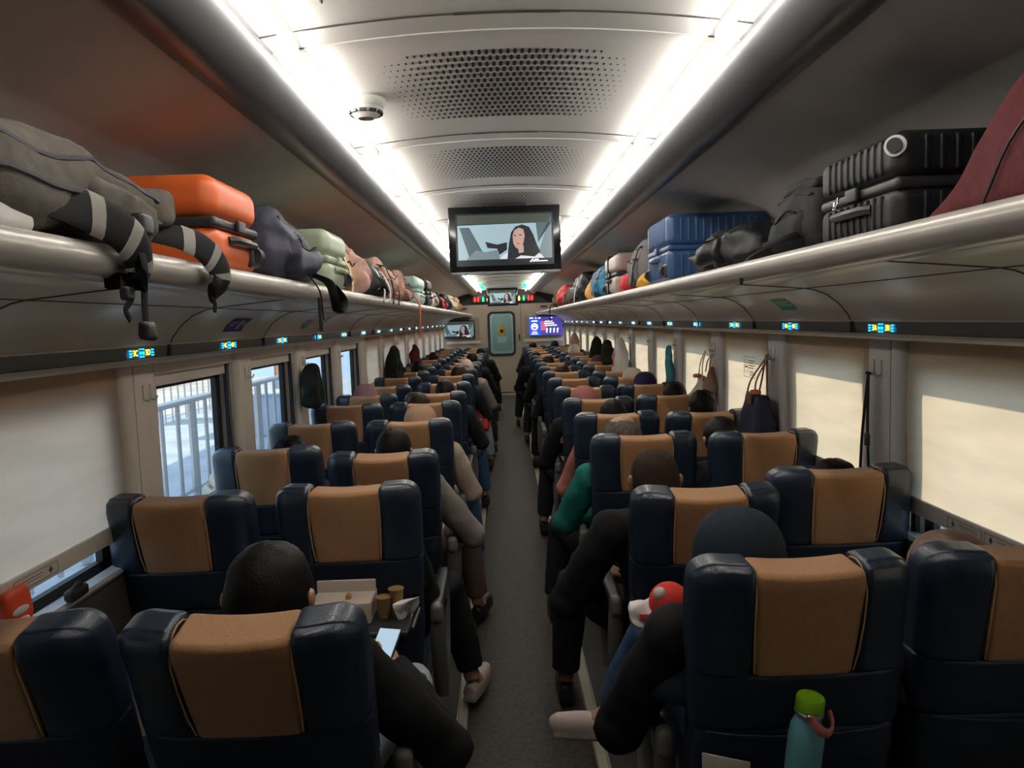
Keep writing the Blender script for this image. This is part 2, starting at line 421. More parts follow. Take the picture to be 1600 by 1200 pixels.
for s, nm in ((-1, 'left'), (1, 'right')):
    for k, (a, b) in enumerate(pil):
        if b > Y1-.02 or a < -.6: continue
        # window pillar cover with rounded column and flat cover
        m = MB().use(M_('wall_panel' if s < 0 else 'wall_grey'))
        m.rbox((s*(XW-.008), (a+b)/2+.045, 1.26), (.045, b-a-.09, .70), .006, seg=2)
        m.tube([(s*(XW-.004), a+.045, z) for z in (.91, 1.61)], .045, 14)
        m.use(M_('joint_dark')); m.box((min(s*(XW-.032), s*(XW-.02)), a+.088, .915), (max(s*(XW-.032), s*(XW-.02)), a+.094, 1.602))
        o = struct(m, 'trim_pillar_%s_%d' % (nm, k+1), smooth=True)
        # guide rails
        m = MB().use(M_('steel'))
        for yy in (a-.014, b+.014): m.tube([(s*(XW-.012), yy, .918), (s*(XW-.012), yy, 1.60)], .006, 8)
        m.use(M_('black_rubber'))
        for yy in (a-.03, b+.03): m.box((min(s*(XW-.006), s*(XW+.01)), yy-.010, .916), (max(s*(XW-.006), s*(XW+.01)), yy+.010, 1.60))
        struct(m, 'trim_guide_rail_%s_%d' % (nm, k+1), smooth=True)
        h = empty('coat_hook', (s*(XW-.032), (a+b)/2+.06, 1.475), 'pair of slim white coat hooks on the %s window pillar, %s ahead of the camera' % (nm, ORD[max(k-2, 0)]) if k > 1 else 'pair of slim white coat hooks on the %s pillar beside the camera, %s' % (nm, ['rearmost', 'second'][k % 2]), 'hook', 'coat hooks on the %s pillars' % nm)
        for dy in (-.028, .028):
            q = MB().rbox((0, dy, .02), (.008, .012, .055), .003, seg=2)
            q.tube([(0, dy, -.008), (-s*.018, dy, -.012), (-s*.024, dy, .004)], .004, 8)
            q.build('hook_arm', 'white_plastic' if s < 0 else 'steel', h)
# windows: glass + black rubber surround; each bay
OPEN_L = {1: 1.557, 2: 1.565, 3: 1.57, 4: 1.57}
bays = []
for k in range(len(pil)-1): bays.append((pil[k][1], pil[k+1][0]))
for s, nm in ((-1, 'left'), (1, 'right')):
    for k, (a, b) in enumerate(bays):
        if b > Y1+.3 or b < 0: continue
        b = min(b, Y1-.03)
        if b-a < .2: continue
        ahead = k-3      # bay 0 starts behind the first pillar ahead
        xo = s*(XW+.045)
        ya, yb = a+.02, b-.0
        m = MB(); fr = .035
        for (p, q) in (((ya, .90), (yb, .90+fr)), ((ya, 1.505-fr*.5), (yb, 1.506)), ((ya, .9), (ya+fr, 1.506)), ((yb-.085, .9), (yb, 1.506))):
            m.box((min(xo-.012, xo+.012), p[0], p[1]), (max(xo-.012, xo+.012), q[0], q[1]))
        f = struct(m, 'window_%d' % (k+1+(20 if s > 0 else 0)), 'black_rubber')
        g = MB().box((xo-.003, ya+.01, .91), (xo+.003, yb-.01, 1.50)).build('pane', GLASS, f, smooth=False)
        # roller blind
        down = not (s < 0 and ahead in (0, 1, 2, 3))
        side = 'left' if s < 0 else 'right'
        xb = s*(XW-.022)
        zb = 1.02 if not (s < 0) else (1.035 if ahead == -1 else 1.03)
        if s < 0 and ahead in (4,): zb = 1.10
        if down:
            if ahead < 0: lab = 'beige roller blind drawn down over the %s window nearest the camera' % side if ahead == -1 else 'beige roller blind drawn down beside the camera, %s side' % side
            else: lab = 'beige roller blind drawn down, %s wall, %s window ahead of the camera' % (side, ORD[ahead+1])
            t = empty('roller_blind', (xb, a, 1.60), lab, 'blind', 'drawn blinds on the %s wall' % side)
            n = 12
            vs = []; fs = []
            for i in range(n+1):
                for j in range(9):
                    z = -(1.60-zb-.03)*j/8; vs.append((.0025*math.sin(j*.9+k)*1.0, .004+(b-a-.008)*i/n, z))
            for i in range(n):
                for j in range(8): fs.append((i*9+j, (i+1)*9+j, (i+1)*9+j+1, i*9+j+1))
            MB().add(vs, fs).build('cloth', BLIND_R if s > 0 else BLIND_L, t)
            MB().rbox((0, (b-a)/2, zb-1.60+.0), (.014, b-a-.004, .058), .006, seg=2).build('hem_bar', 'wall_grey' if s > 0 else 'wall_panel', t)
            if ahead < 3:
                q = MB().use(M_('joint_dark'))
                for yc in ((b-a)*.36, (b-a)*.58)[:(2 if s > 0 else 1)]:
                    hw = .085 if s > 0 else .10; X = -s*.0085; zz = zb-1.60
                    for (p, r) in (((yc-hw, zz+.015), (yc+hw, zz+.0165)), ((yc-hw, zz-.0165), (yc+hw, zz-.015)), ((yc-hw, zz-.016), (yc-hw+.0015, zz+.016)), ((yc+hw-.0015, zz-.016), (yc+hw, zz+.016)),
                                   ((yc-hw*.8, zz+.004), (yc+hw*.3, zz+.006)), ((yc-hw*.8, zz-.004), (yc+hw*.2, zz-.0025)), ((yc+hw*.62, zz-.010), (yc+hw*.68, zz+.010)), ((yc+hw*.56, zz-.004), (yc+hw*.74, zz+.003))):
                        q.box((min(X, X-s*.0006), p[0], p[1]), (max(X, X-s*.0006), r[0], r[1]))
                q.build('instruction_sticker', None, t, smooth=False)
        else:
            t = empty('roller_blind', (xb, a, 1.60), 'cream roller blind rolled up above the open left window, %s ahead of the camera' % ORD[ahead], 'blind', 'rolled up blinds')
            MB().rbox((0, (b-a)/2, -.018), (.016, b-a-.004, .055), .006, seg=2).build('hem_bar', 'wall_panel', t)
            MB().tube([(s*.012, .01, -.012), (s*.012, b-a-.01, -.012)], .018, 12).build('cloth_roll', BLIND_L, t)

# ------------------------------------------------------------------ far end wall, door, screens
def screen_picture(W, H, name, t, y=0.0):
    """film still on a lit screen: woman with long dark hair beside a window"""
    def mt(n, c, e): return mat(n, c, emit=e, rough=.2)
    A = mt('screen_dark', (.012, .016, .018), .9); Bm = mt('screen_window', (.22, .31, .35), .95); Cm = mt('screen_seat', (.055, .085, .10), .9)
    D = mt('screen_hair', (.016, .018, .022), .8); F = mt('screen_face', (.34, .22, .19), .9); S = mt('screen_shirt', (.48, .46, .50), .9)
    G = mt('screen_white', (.85, .88, .9), 1); K = mt('screen_top', (.045, .055, .045), .8); Q = mt('screen_mid', (.12, .16, .18), .9)
    m = MB(); z = [y]
    def poly(mm, pts):
        z[0] -= .0004; m.use(mm); m.add([(W*(p[0]-.5), z[0], H*(p[1]-.5)) for p in pts], [tuple(range(len(pts)))])
    poly(A, [(0, 0), (1, 0), (1, 1), (0, 1)])
    poly(K, [(.02, .80), (.98, .80), (.98, .97), (.02, .97)])
    poly(Bm, [(.02, .12), (.98, .12), (.98, .80), (.02, .78)])
    poly(Q, [(.82, .12), (.98, .12), (.98, .9), (.90, .55)])
    poly(Cm, [(.82, .80), (.98, .80), (.98, .95), (.84, .42)])
    poly(Cm, [(.04, .74), (.14, .74), (.30, .16), (.14, .12)])
    poly(Q, [(.10, .12), (.45, .12), (.42, .30), (.30, .26), (.2, .30)])
    poly(D, [(.30, .46), (.42, .40), (.52, .44), (.52, .30), (.44, .20), (.42, .32), (.32, .34)])
    poly(S, [(.44, .12), (.90, .12), (.86, .20), (.76, .26), (.55, .26), (.48, .20)])
    poly(D, [(.52, .12), (.54, .40), (.565, .62), (.61, .73), (.68, .77), (.75, .72), (.79, .58), (.83, .36), (.86, .24), (.80, .15), (.66, .18), (.60, .12)])
    poly(F, [(.585, .42), (.58, .56), (.60, .66), (.645, .71), (.69, .68), (.705, .56), (.69, .42), (.665, .33), (.635, .30), (.605, .34)])
    poly(F, [(.63, .35), (.69, .38), (.69, .24), (.64, .22)])
    for a in ((.605, .555), (.66, .56)): poly(D, [(a[0]-.014, a[1]), (a[0]+.014, a[1]), (a[0]+.01, a[1]+.02), (a[0]-.01, a[1]+.02)])
    poly(mt('screen_lip', (.25, .06, .06), .8), [(.618, .40), (.652, .40), (.645, .42), (.625, .42)])
    # channel mark bottom right
    for p in ([(.745, .05), (.765, .05), (.79, .11), (.775, .11)], [(.775, .05), (.79, .05), (.805, .08), (.795, .095)], [(.80, .055), (.93, .055), (.93, .073), (.80, .073)], [(.80, .085), (.84, .085), (.84, .105), (.80, .105)]):
        poly(G, p)
    return m.build(name, None, t, smooth=False)
def television(name, c, W, H, label, group=None, yf=0, bez=.035, bracket=True):
    t = empty(name, c, label, 'television', group)
    MB().rbox((0, .03, 0), (W, .055, H), .008, seg=2).build('case', 'gloss_black', t)
    q = MB()
    for (a, b) in (((-W/2+.004, -H/2+.003), (W/2-.004, -H/2+.008)),): q.box((a[0], -.0005, a[1]), (b[0], .002, b[1]))
    q.build('chin_trim', 'steel', t, smooth=False)
    s_ = screen_picture(W-2*bez, H-2*bez, 'screen', t, y=.001)
    return t
tv = television('ceiling_television', (-.004, 4.78, 2.235), .715, .42, 'large black television hanging from the ceiling above the aisle', bez=.045)
MB().rbox((0, .05, .225), (.30, .05, .06), .006, seg=2).build('mounting_bracket', 'dark_plastic', tv)
MB().rbox((0, .034, -.213), (.70, .05, .010), .003, seg=2).build('bottom_rail', 'steel', tv)
YE = Y1
struct(MB().box((-.62, YE, 2.10), (.55, YE+.05, 2.56)).box((-1.5, YE, 2.10), (-.62, YE+.05, 2.56)).box((.55, YE, 2.10), (1.5, YE+.05, 2.56)), 'trim_transom', 'black')
DX = -.05
m = MB().box((-1.5, YE, -.05), (DX-.46, YE+.05, 2.10)).box((DX+.46, YE, -.05), (1.5, YE+.05, 2.10))
struct(m, 'wall_end', mat('end_wall_paint', (.36, .30, .235), .5))
# recessed grey fields round the end screens
for s, nm in ((-1, 'left'), (1, 'right')):
    x0, x1 = (-1.36, -.60) if s < 0 else (.48, 1.36)
    struct(MB().box((x0, YE-.02, 1.27), (x1, YE, 1.81)), 'trim_end_panel_'+nm, mat('end_panel', (.27, .22, .17), .5))
    struct(MB().box((x0-.02, YE-.05, 1.19), (x1+.02, YE, 1.255)), 'trim_end_ledge_'+nm, 'wall_panel')
# door leaf with rounded rubber framed window
def rrect(w, h, r, n=6):
    pts = []
    for cx, cz, a0 in ((w/2-r, h/2-r, 0), (-w/2+r, h/2-r, 90), (-w/2+r, -h/2+r, 180), (w/2-r, -h/2+r, 270)):
        for i in range(n+1):
            a = R(a0+90*i/n); pts.append((cx+r*math.cos(a), cz+r*math.sin(a)))
    return pts
dr = MB(); W2, H2 = .92, 2.10
inner = rrect(.58, .98, .09); cxz = (DX-.02, 1.40)
outer = []
for (x, z) in inner:
    k = max(abs(x)/(.5*.90), abs(z)/(1.0)) or 1
    outer.append((x, z))
def ring(p, y): return [(cxz[0]+x, y, cxz[1]+z) for x, z in p]
big = [(max(-.46+.02, min(.46+.02, x*4)), max(-1.40, min(.70, z*4))) for x, z in inner]
n = len(inner)
dr.add(ring(inner, YE)+ring(big, YE), [(i, (i+1) % n, n+(i+1) % n, n+i) for i in range(n)])
dr.add(ring(inner, YE)+ring(inner, YE+.04), [(i, (i+1) % n, n+(i+1) % n, n+i) for i in range(n)])
d1 = dr.build('door_1', 'end_wall_paint', smooth=False); d1['kind'] = 'structure'
q = MB()
o2 = rrect(.66, 1.06, .12); i2 = rrect(.55, .95, .08)
q.add(ring(o2, YE-.02)+ring(i2, YE-.02), [(i, (i+1) % n, n+(i+1) % n, n+i) for i in range(n)])
q.add(ring(o2, YE-.02)+ring(o2, YE+.01), [(i, (i+1) % n, n+(i+1) % n, n+i) for i in range(n)])
q.add(ring(i2, YE-.02)+ring(i2, YE+.04), [(i, (i+1) % n, n+(i+1) % n, n+i) for i in range(n)])
q.build('window_gasket', 'black_rubber', d1)
MB().add(ring(i2, YE+.02), [tuple(range(n))]).build('pane', GLASS, d1, smooth=False)
MB().rbox((DX+.40, YE-.02, 1.30), (.03, .03, .16), .008, seg=2).build('handle', 'dark_plastic', d1)
MB().box((DX+.445, YE-.008, 0), (DX+.452, YE, 2.1)).build('edge_seal', 'joint_dark', d1, smooth=False)
# the passage seen through the door window: green grey vestibule, second door with an orange triangle
vb = MB()
vb.box((-.9, YE+1.6, 0), (.8, YE+1.65, 2.3)); vb.box((-.9, YE+.05, 0), (-.85, YE+1.6, 2.3)); vb.box((.75, YE+.05, 0), (.8, YE+1.6, 2.3)); vb.box((-.9, YE+.05, 2.25), (.8, YE+1.6, 2.3)); vb.box((-.9, YE+.05, -.05), (.8, YE+1.6, 0))
struct(vb, 'wall_vestibule', mat('vestibule_green', (.42, .55, .50), .4))
d2 = MB().box((-.50, YE+1.56, 0), (.40, YE+1.60, 2.0)).build('door_2', mat('door_pale', (.55, .62, .60), .4), smooth=False); d2['kind'] = 'structure'
q = MB(); q.add([(x-.06, YE+1.555, z+1.40) for x, z in rrect(.50, .95, .1)], [tuple(range(n))]); q.build('pale_window', mat('pale_window', (.36, .46, .43), .3), d2, smooth=False)  # pane colour lightened to brighten the view of the passage
q = MB(); q.add([(-.20, YE+1.548, 1.36), (.06, YE+1.548, 1.36), (-.07, YE+1.548, 1.66)], [(0, 1, 2)]); q.build('warning_triangle', mat('sign_orange', (.85, .30, .02), .5), d2, smooth=False)
q = MB(); q.box((-.11, YE+1.545, 1.40), (-.03, YE+1.547, 1.48)); q.build('triangle_mark', 'black', d2, smooth=False)
q = MB(); q.box((-.18, YE+1.545, 1.14), (.04, YE+1.55, 1.30)); q.build('notice', 'white_plastic', d2, smooth=False)
vl = empty('vestibule_fill_lamp', (-.05, YE+.9, 2.23), 'unseen round lamp added to brighten the passage behind the end door', 'lamp')  # added out of view to brighten the passage
MB().lathe([(.10, 0), (.11, -.01), (.09, -.03)], 18).build('diffuser', mat('fill_lamp_glow', (.9, 1, .95), emit=30), vl)
# second ceiling television and the two wall televisions
television('small_ceiling_television', (-.02, 16.9, 2.245), .70, .42, 'small distant television hanging above the end door', bez=.05)
television('wall_television', (-1.10, YE-.09, 1.53), .80, .44, 'wall television left of the end door showing the same film', bez=.02)
t = empty('information_screen', (.985, YE-.09, 1.55), 'bright blue information screen right of the end door', 'television')
MB().rbox((0, .03, 0), (.80, .055, .45), .008, seg=2).build('case', 'gloss_black', t)
q = MB(); q.use(mat('info_blue', (.02, .06, .45), emit=1.3)).add([(-.40, .001, -.22), (-.12, .001, -.22), (-.12, .001, .22), (-.40, .001, .22)], [(0, 1, 2, 3)])
q.use(mat('info_navy', (.05, .04, .22), emit=1.2)).add([(-.12, .001, -.22), (.40, .001, -.22), (.40, .001, .22), (-.12, .001, .22)], [(0, 1, 2, 3)])
q.use(mat('info_red', (.5, .12, .2), emit=1)).add([(-.12, .0005, -.10), (.02, .0005, -.10), (.02, .0005, .12), (-.12, .0005, .12)], [(0, 1, 2, 3)])
q.use(mat('info_white', (.8, .85, 1), emit=1.1))
for k in range(16):
    a0, a1 = R(22.5*k), R(22.5*(k+1)); ro, ri = .085, .052
    q.add([(-.27+ro*math.cos(a0), 0, -.01+ro*math.sin(a0)), (-.27+ro*math.cos(a1), 0, -.01+ro*math.sin(a1)), (-.27+ri*math.cos(a1), 0, -.01+ri*math.sin(a1)), (-.27+ri*math.cos(a0), 0, -.01+ri*math.sin(a0))], [(0, 1, 2, 3)])
q.box((-.34, -.0005, -.02), (-.20, 0, .02))
for (x0, x1, z0, z1) in ((-.34, -.20, .11, .14), (-.33, -.21, -.15, -.125), (-.35, -.19, -.19, -.17), (-.02, .16, .10, .125), (-.04, .20, .05, .08), (-.02, .26, 0, .03), (-.38, -.30, .185, .21), (-.25, -.22, .18, .21), (-.18, -.12, .18, .21), (.12, .16, .185, .21), (.32, .38, .185, .21)):
    q.box((x0, -.0005, z0), (x1, 0, z1))
for k in range(4): q.add([(.0+.085*k, -.0004, -.16), (.03+.085*k, -.0004, -.16), (.045+.085*k, -.0004, -.05), (.005+.085*k, -.0004, -.05)], [(0, 1, 2, 3)])
q.build('screen', None, t, smooth=False)
# lit toilet signs beside the ceiling television at the far end
for s, nm in ((-1, 'left'), (1, 'right')):
    t = empty('toilet_sign', (s*.52, 17.65, 2.23), 'lit red and green lavatory sign %s of the distant ceiling television' % nm, 'sign', 'lavatory signs')
    MB().rbox((0, .02, 0), (.46, .03, .16), .006, seg=2).build('case', 'dark_plastic', t)
    for nme, xs, mm in (('figure_red', (s*.08, s*.16), 'led_red'), ('figure_green', (-s*.04,), 'led_green'), ('figure_yellow', (-s*.15,), 'led_yellow')):
        q = MB()
        for x in xs:
            q.lathe([(.016, -.001), (.016, 0)], 10, Matrix.Translation((x, 0, .042)) @ Matrix.Rotation(R(90), 4, 'X'))
            q.add([(x-.026, 0, .02), (x+.026, 0, .02), (x+.018, 0, -.055), (x-.018, 0, -.055)], [(0, 1, 2, 3)])
        q.build(nme, mm, t, smooth=False)
    t = empty('green_reflection', (s*.42, 14.6, 2.40), 'glowing green marks imitating a ceiling reflection, %s side near the end' % nm, 'sign', 'imitated green reflections')  # glowing green shapes stand in for a reflection on the ceiling
    q = MB().use(M_('led_green')); q.box((-.035, 0, -.045), (.035, .01, .01)).box((-.06, 0, .015), (.0, .01, .035)).box((0, 0, -.07), (.05, .01, -.05)); q.build('figure', None, t, smooth=False)
    struct(MB().rbox((s*.95, YE-.03, 2.02), (.16, .03, .04), .01, seg=2), 'trim_end_lamp_'+nm, mat('dim_red', (.12, .02, .015), .4))
# smoke detector
t = empty('smoke_detector', (-.452, 2.45, 2.440), 'round white smoke detector on the ceiling beside the left light strip', 'smoke detector')
MB().lathe([(.066, .0), (.067, -.008), (.063, -.018), (.058, -.026)], 32).build('base', 'white_plastic', t)
MB().lathe([(.056, -.026), (.054, -.036), (.044, -.048), (.030, -.056), (.026, -.060), (.0, -.061)], 32).build('chamber', 'white_plastic', t)
q = MB()
for k in range(10):
    a = 2*math.pi*k/10; q.box((-.011, .0455, -.047), (.011, .0535, -.038), Matrix.Rotation(a, 4, 'Z'))
q.build('vents', 'black', t, smooth=False)
# lit seat numbers on the strips
for s, nm in ((-1, 'left'), (1, 'right')):
    for i in range(-1, 17):
        y = 2.705+.862*i
        num = i+3
        ab = ('%dC' % num, '%dD' % num) if s < 0 else ('%dA' % num, '%dB' % num)
        t = empty('seat_number_sign', (s*1.3515, y, 1.645), 'lit blue and yellow seat sign %s %s above the %s windows' % (ab[0], ab[1], nm), 'sign', 'lit seat numbers on the %s strip' % nm)
        Rm = Matrix.Rotation(R(90 if s > 0 else -90), 4, 'Z').inverted() @ Matrix.Identity(4)
        # local frame: u along reading direction, text faces the aisle
        def place(vs, u, h):
            out = []
            for v in vs:
                uu = v[0]+u; zz = v[1]+h
                out.append((-s*(.0012+v[2]), (-uu if s > 0 else uu), zz))
            return out
        q = MB()
        for c, wd in ((-.082, .020), (.082, .020)):
            for dz in (-.010, 0, .010): q.add(place([(-wd/2, -.0028, 0), (wd/2, -.0028, 0), (wd/2, .0028, 0), (-wd/2, .0028, 0)], c, dz), [(0, 1, 2, 3)])
        for c in (-.010, .010):
            for dz, hh in ((-.013, .006), (0, .011), (.014, .005)): q.add(place([(-.008, -hh/2, 0), (.008, -hh/2, 0), (.008, hh/2, 0), (-.008, hh/2, 0)], c, dz), [(0, 1, 2, 3)])
        q.build('seat_icon', 'led_blue', t, smooth=False)
        for txt, c in ((ab[0], -.046), (ab[1], .046)):
            q = MB(); vs, fs = text_mesh(txt, .030); q.add(place(vs, c, 0), fs); q.build('number', 'led_yellow', t, smooth=False)
# stickers on the coving, draw along the curve of the panel
def cov(x): # z of the coving at x
    P = [(1.15, 1.808), (1.2, 1.800), (1.25, 1.780), (1.30, 1.742), (1.335, 1.698), (1.345, 1.678)]
    for (a, b), (c, d) in zip(P, P[1:]):
        if x <= c: return b+(d-b)*(x-a)/(c-a)
    return 1.67
def sticker(s, y, dy, x0, x1, name, label, m, marks):
    t = empty(name, (0, 0, 0), label, 'sticker')
    def sheet(u0, u1, v0, v1, off, n=6):
        q = MB(); vs = []
        for i in range(n+1):
            x = x0+(x1-x0)*(v0+(v1-v0)*i/n)
            for u in (u0, u1): vs.append((s*(x-off), y+dy*u, cov(x)-off))
        return q.add(vs, [(2*i, 2*i+1, 2*i+3, 2*i+2) for i in range(n)])
    sheet(0, 1, 0, 1, .0012).build('sheet', m, t, smooth=False)
    q = MB()
    for a in marks: r = sheet(*a, .002, n=2); q.add(r.v, r.f)
    q.build('marking', 'white_plastic', t, smooth=False)
sticker(-1, 3.42, .24, 1.262, 1.325, 'direction_sticker', 'navy sticker with white figure on the left coving', mat('sticker_blue', (.025, .045, .26), .4), [(.08, .42, .3, .4), (.08, .38, .55, .65), (.55, .68, .15, .85), (.74, .92, .45, .55), (.84, .9, .3, .7)])
sticker(-1, 4.72, .14, 1.27, 1.325, 'exit_sticker', 'green sticker on the left coving beyond the navy one', mat('sticker_green', (.04, .42, .32), .4), [(.1, .7, .25, .35), (.2, .9, .55, .65)])
sticker(1, 3.38, .19, 1.255, 1.315, 'exit_sticker', 'green sticker on the right coving above the seat numbers', 'sticker_green', [(.1, .9, .3, .4), (.1, .9, .6, .7)])
# notice on the third right blind
t = empty('blind_notice', (XW-.0275, 4.28, 1.40), 'faint framed warning notice printed on a right hand blind', 'notice')
q = MB().use(mat('notice_ink', (.30, .25, .17), .7))
def nb(u0, u1, v0, v1): q.box((-.0006, min(-u0, -u1), v0), (0, max(-u0, -u1), v1))
for a in ((-.10, .10, .058, .061), (-.10, .10, -.061, -.058), (-.10, -.097, -.06, .06), (.097, .10, -.06, .06), (-.085, -.082, -.03, .045), (-.035, -.032, -.03, .045), (-.085, -.032, .043, .045), (-.085, -.032, -.03, -.028), (-.08, -.04, -.005, .005), (-.065, -.06, 0, .03)): nb(*a)
for k in range(4): nb(-.02, .085-.01*(k % 2), .035-.014*k, .041-.014*k)
for k in range(3): nb(0, .07, -.026-.011*k, -.021-.011*k)
q.build('print', None, t, smooth=False)

# ------------------------------------------------------------------ outside
struct(MB().box((-7, -3, -.25), (-1.75, 26, -.02)), 'ground_platform', 'concrete')
struct(MB().box((-26, -3, -.30), (-7, 30, -.22)), 'ground_yard', mat('yard', (.62, .56, .50), .9, noise_=.2, nscale=.8))
struct(MB().box((1.75, -6, -.9), (9, 26, -.8)), 'ground_track', mat('track_bed', (.34, .38, .40), .9, noise_=.3, nscale=3))
rl = empty('platform_railing', (-3.25, 0, 0), 'silver tubular railing on the platform outside the left windows', 'railing')
MB().tube([(0, -1, 1.02), (0, 12, 1.02)], .035, 10).build('handrail', 'steel', rl)
MB().tube([(0, -1, .10), (0, 12, .10)], .02, 8).build('bottom_rail', 'steel', rl)
q = MB()
for k in range(36): q.tube([(0, -.6+.34*k, .0), (0, -.6+.34*k, 1.02)], .022, 8)
for k in range(0, 36, 6): q.tube([(0, -.6+.34*k, 0), (0, -.6+.34*k, 1.02)], .045, 8)
q.build('balusters', 'steel', rl)
fn = empty('yard_fence', (-6.4, 0, 0), 'tall pale fence of thin bars behind the platform railing', 'fence')
q = MB()
for k in range(60): q.tube([(0, .3*k, 0), (0, .3*k, 1.9)], .016, 6)
q.build('bars', 'steel', fn)
MB().tube([(0, 0, 1.1), (0, 18, 1.1)], .03, 6).tube([(0, 0, .35), (0, 18, .35)], .03, 6).build('rails', 'steel', fn)
bd = empty('station_building', (-12, 0, 0), 'pale blue grey station building with dark louvres beyond the fence', 'building')
MB().box((-1, -4, 0), (0, 34, 4.2)).build('wall', 'pale_wall', bd, smooth=False)
q = MB()
for k in range(9):
    for j in range(7): q.box((0, 1+3.4*k, 1.2+.22*j), (.05, 2.9+3.4*k, 1.3+.22*j))
q.build('louvres', mat('louvre', (.20, .25, .32), .6), bd, smooth=False)
MB().box((0, -4, .2), (.4, 34, .7)).build('plinth', mat('plinth', (.42, .36, .33), .8), bd, smooth=False)
t = empty('utility_cabinet', (-3.95, 12.3, -.02), 'pale blue box cabinet on the platform seen through a left window', 'cabinet')
MB().rbox((0, 0, .33), (.6, .8, .66), .02, seg=2).build('body', mat('cabinet_blue', (.50, .58, .75), .5), t)
MB().rbox((0, 0, .675), (.66, .86, .04), .01, seg=2).build('lid', 'pale_wall', t)
t = empty('hose_coil', (-2.55, 7.2, 0), 'coil of cream hose lying on the platform', 'hose')
q = MB()
for k in range(5):
    rr = .42-.03*k
    q.tube([(rr*math.cos(a/10*math.pi)+.05*math.sin(k*2), .75*rr*2*math.sin(a/10*math.pi), .05+.08*k+.03*math.sin(a+k)) for a in range(21)], .028, 7)
q.build('coil', mat('hose', (.62, .55, .42), .6), t)
t = empty('warning_board', (-4.4, 14.6, 1.25), 'orange and white barrier board outside a left window', 'board')
MB().box((-.02, -.5, -.5), (.02, .5, .6)).build('panel', mat('board_orange', (.75, .28, .12), .6), t, smooth=False)
MB().box((.02, -.5, -.1), (.03, .5, .15)).box((.02, -.5, .4), (.03, .5, .5)).build('white_band', 'white_plastic', t, smooth=False)
MB().box((-.03, -.45, -1.27), (.03, -.38, .6)).box((-.03, .38, -1.27), (.03, .45, .6)).build('stand', 'steel', t, smooth=False)
t = empty('trackside_wall', (4.6, 0, -.8), 'low pale concrete wall beyond the right hand track', 'wall')
MB().box((0, -6, 0), (.3, 26, .9)).build('wall', 'pale_wall', t, smooth=False)
MB().box((-.05, -6, .9), (.35, 26, .98)).build('coping', 'concrete', t, smooth=False)
for k in range(2):
    t = MB().box((2.3+1.07*k, -6, -.8), (2.37+1.07*k, 26, -.66)).build('track_rail', 'steel', smooth=False)
    tag(t, 'steel track rail outside the right windows, %s the train' % ('nearer' if k == 0 else 'farther from'), 'rail')

# ------------------------------------------------------------------ seats
BK = 1.165   # top of the backrest
def bend(v):
    """curvature of the whole backrest, in seat space"""
    x, y, z = v
    ax = abs(x)
    e = max(0, min(1, (ax-.190)/.062)); y = .066+(y-.066)*(1-.62*(1-math.sqrt(max(0, 1-e*e))))
    e = max(0, min(1, (z-1.125)/.042)); y = .066+(y-.066)*(1-.42*(1-math.sqrt(max(0, 1-e*e))))
    if ax > .190 and z > .98:
        e = min(1, (ax-.190)/.065); z -= (1-math.sqrt(max(0, 1-e*e)))*.060*((z-.98)/.185)
    top = max(0.0, z-.72)
    y += .65*x*x*min(1, top*3)
    y += -.20*(z-.45)+.143     # recline of the normal position
    return (x*(1-.05*max(0, min(1, (1.0-z)/.5))), y, z)
def make_seat():
    t = empty('train_seat')
    # headrest zone: two leather wings and a cloth centre
    for s in (-1, 1):
        MB().rbox((s*.1865, .063, 1.033), (.131, .138, .278), .016, n=8, seg=4, fn=lambda v: bend((v.x, v.y, v.z))).build('headrest_wing', 'navy_leather', t)
    def cfn(v):
        x, y, z = v
        t_ = max(0, min(1, (z-.90)/.26))
        return bend((x*(1-.07*(1-t_)**2+.04*t_*t_-.05*max(0, (t_-.8)/.2)), y, z-.010*t_-.006*t_*math.cos(x/.12*1.5)))
    MB().rbox((0, .064, 1.032), (.242, .134, .274), .014, n=8, seg=4, fn=cfn).build('headrest_centre', 'tan_cloth', t)['label'] = 'tan cloth headrest centre'
    for s in (-1, 1):
        q = MB()
        q.tube([bend((s*(.1215-.008*max(0, (1-zz)/.1)), yy, zz)) for yy, zz in ((.001, .905), (-.006, .96), (-.007, 1.04), (-.004, 1.10), (.010, 1.138), (.035, 1.158), (.065, 1.163), (.095, 1.158), (.115, 1.138))], .0022, 6)
        q.build('piping', 'tan_piping', t)
    # lower back shell
    MB().rbox((0, .065, .825), (.504, .134, .150), .012, n=10, seg=3, fn=bend).build('back_panel', 'navy_back', t)
    def pf(v):
        x, y, z = v
        return bend((x*(1-.10*max(0, (.62-z)/.3)), y-(.012 if y < .05 and z < .72 else 0), z))
    MB().rbox((0, .068, .59), (.496, .132, .325), .02, n=8, seg=3, fn=pf).build('back_pocket', 'navy_back', t)
    q = MB(); q.tube([bend((-.22+.44*i/10, -.006, .752-.018*math.sin(math.pi*i/10))) for i in range(11)], .0035, 6)
    q.build('pocket_edge', 'navy_leather', t)
    MB().rbox((0, .44, .40), (.47, .50, .13), .045, n=4, seg=3, fn=lambda v: (v.x, v.y, v.z+.03*(v.y-.44))).build('seat_cushion', 'navy_leather', t)
    MB().rbox((0, .42, .32), (.46, .44, .06), .012, seg=2).build('seat_pan', 'dark_plastic', t)
    for yy in (.28, .58): MB().rbox((0, yy, .155), (.06, .05, .31), .01, seg=2).build('leg', 'seat_metal', t)
    MB().rbox((0, .43, .012), (.10, .42, .024), .006, seg=2).build('foot_rail', 'seat_metal', t)
    return t
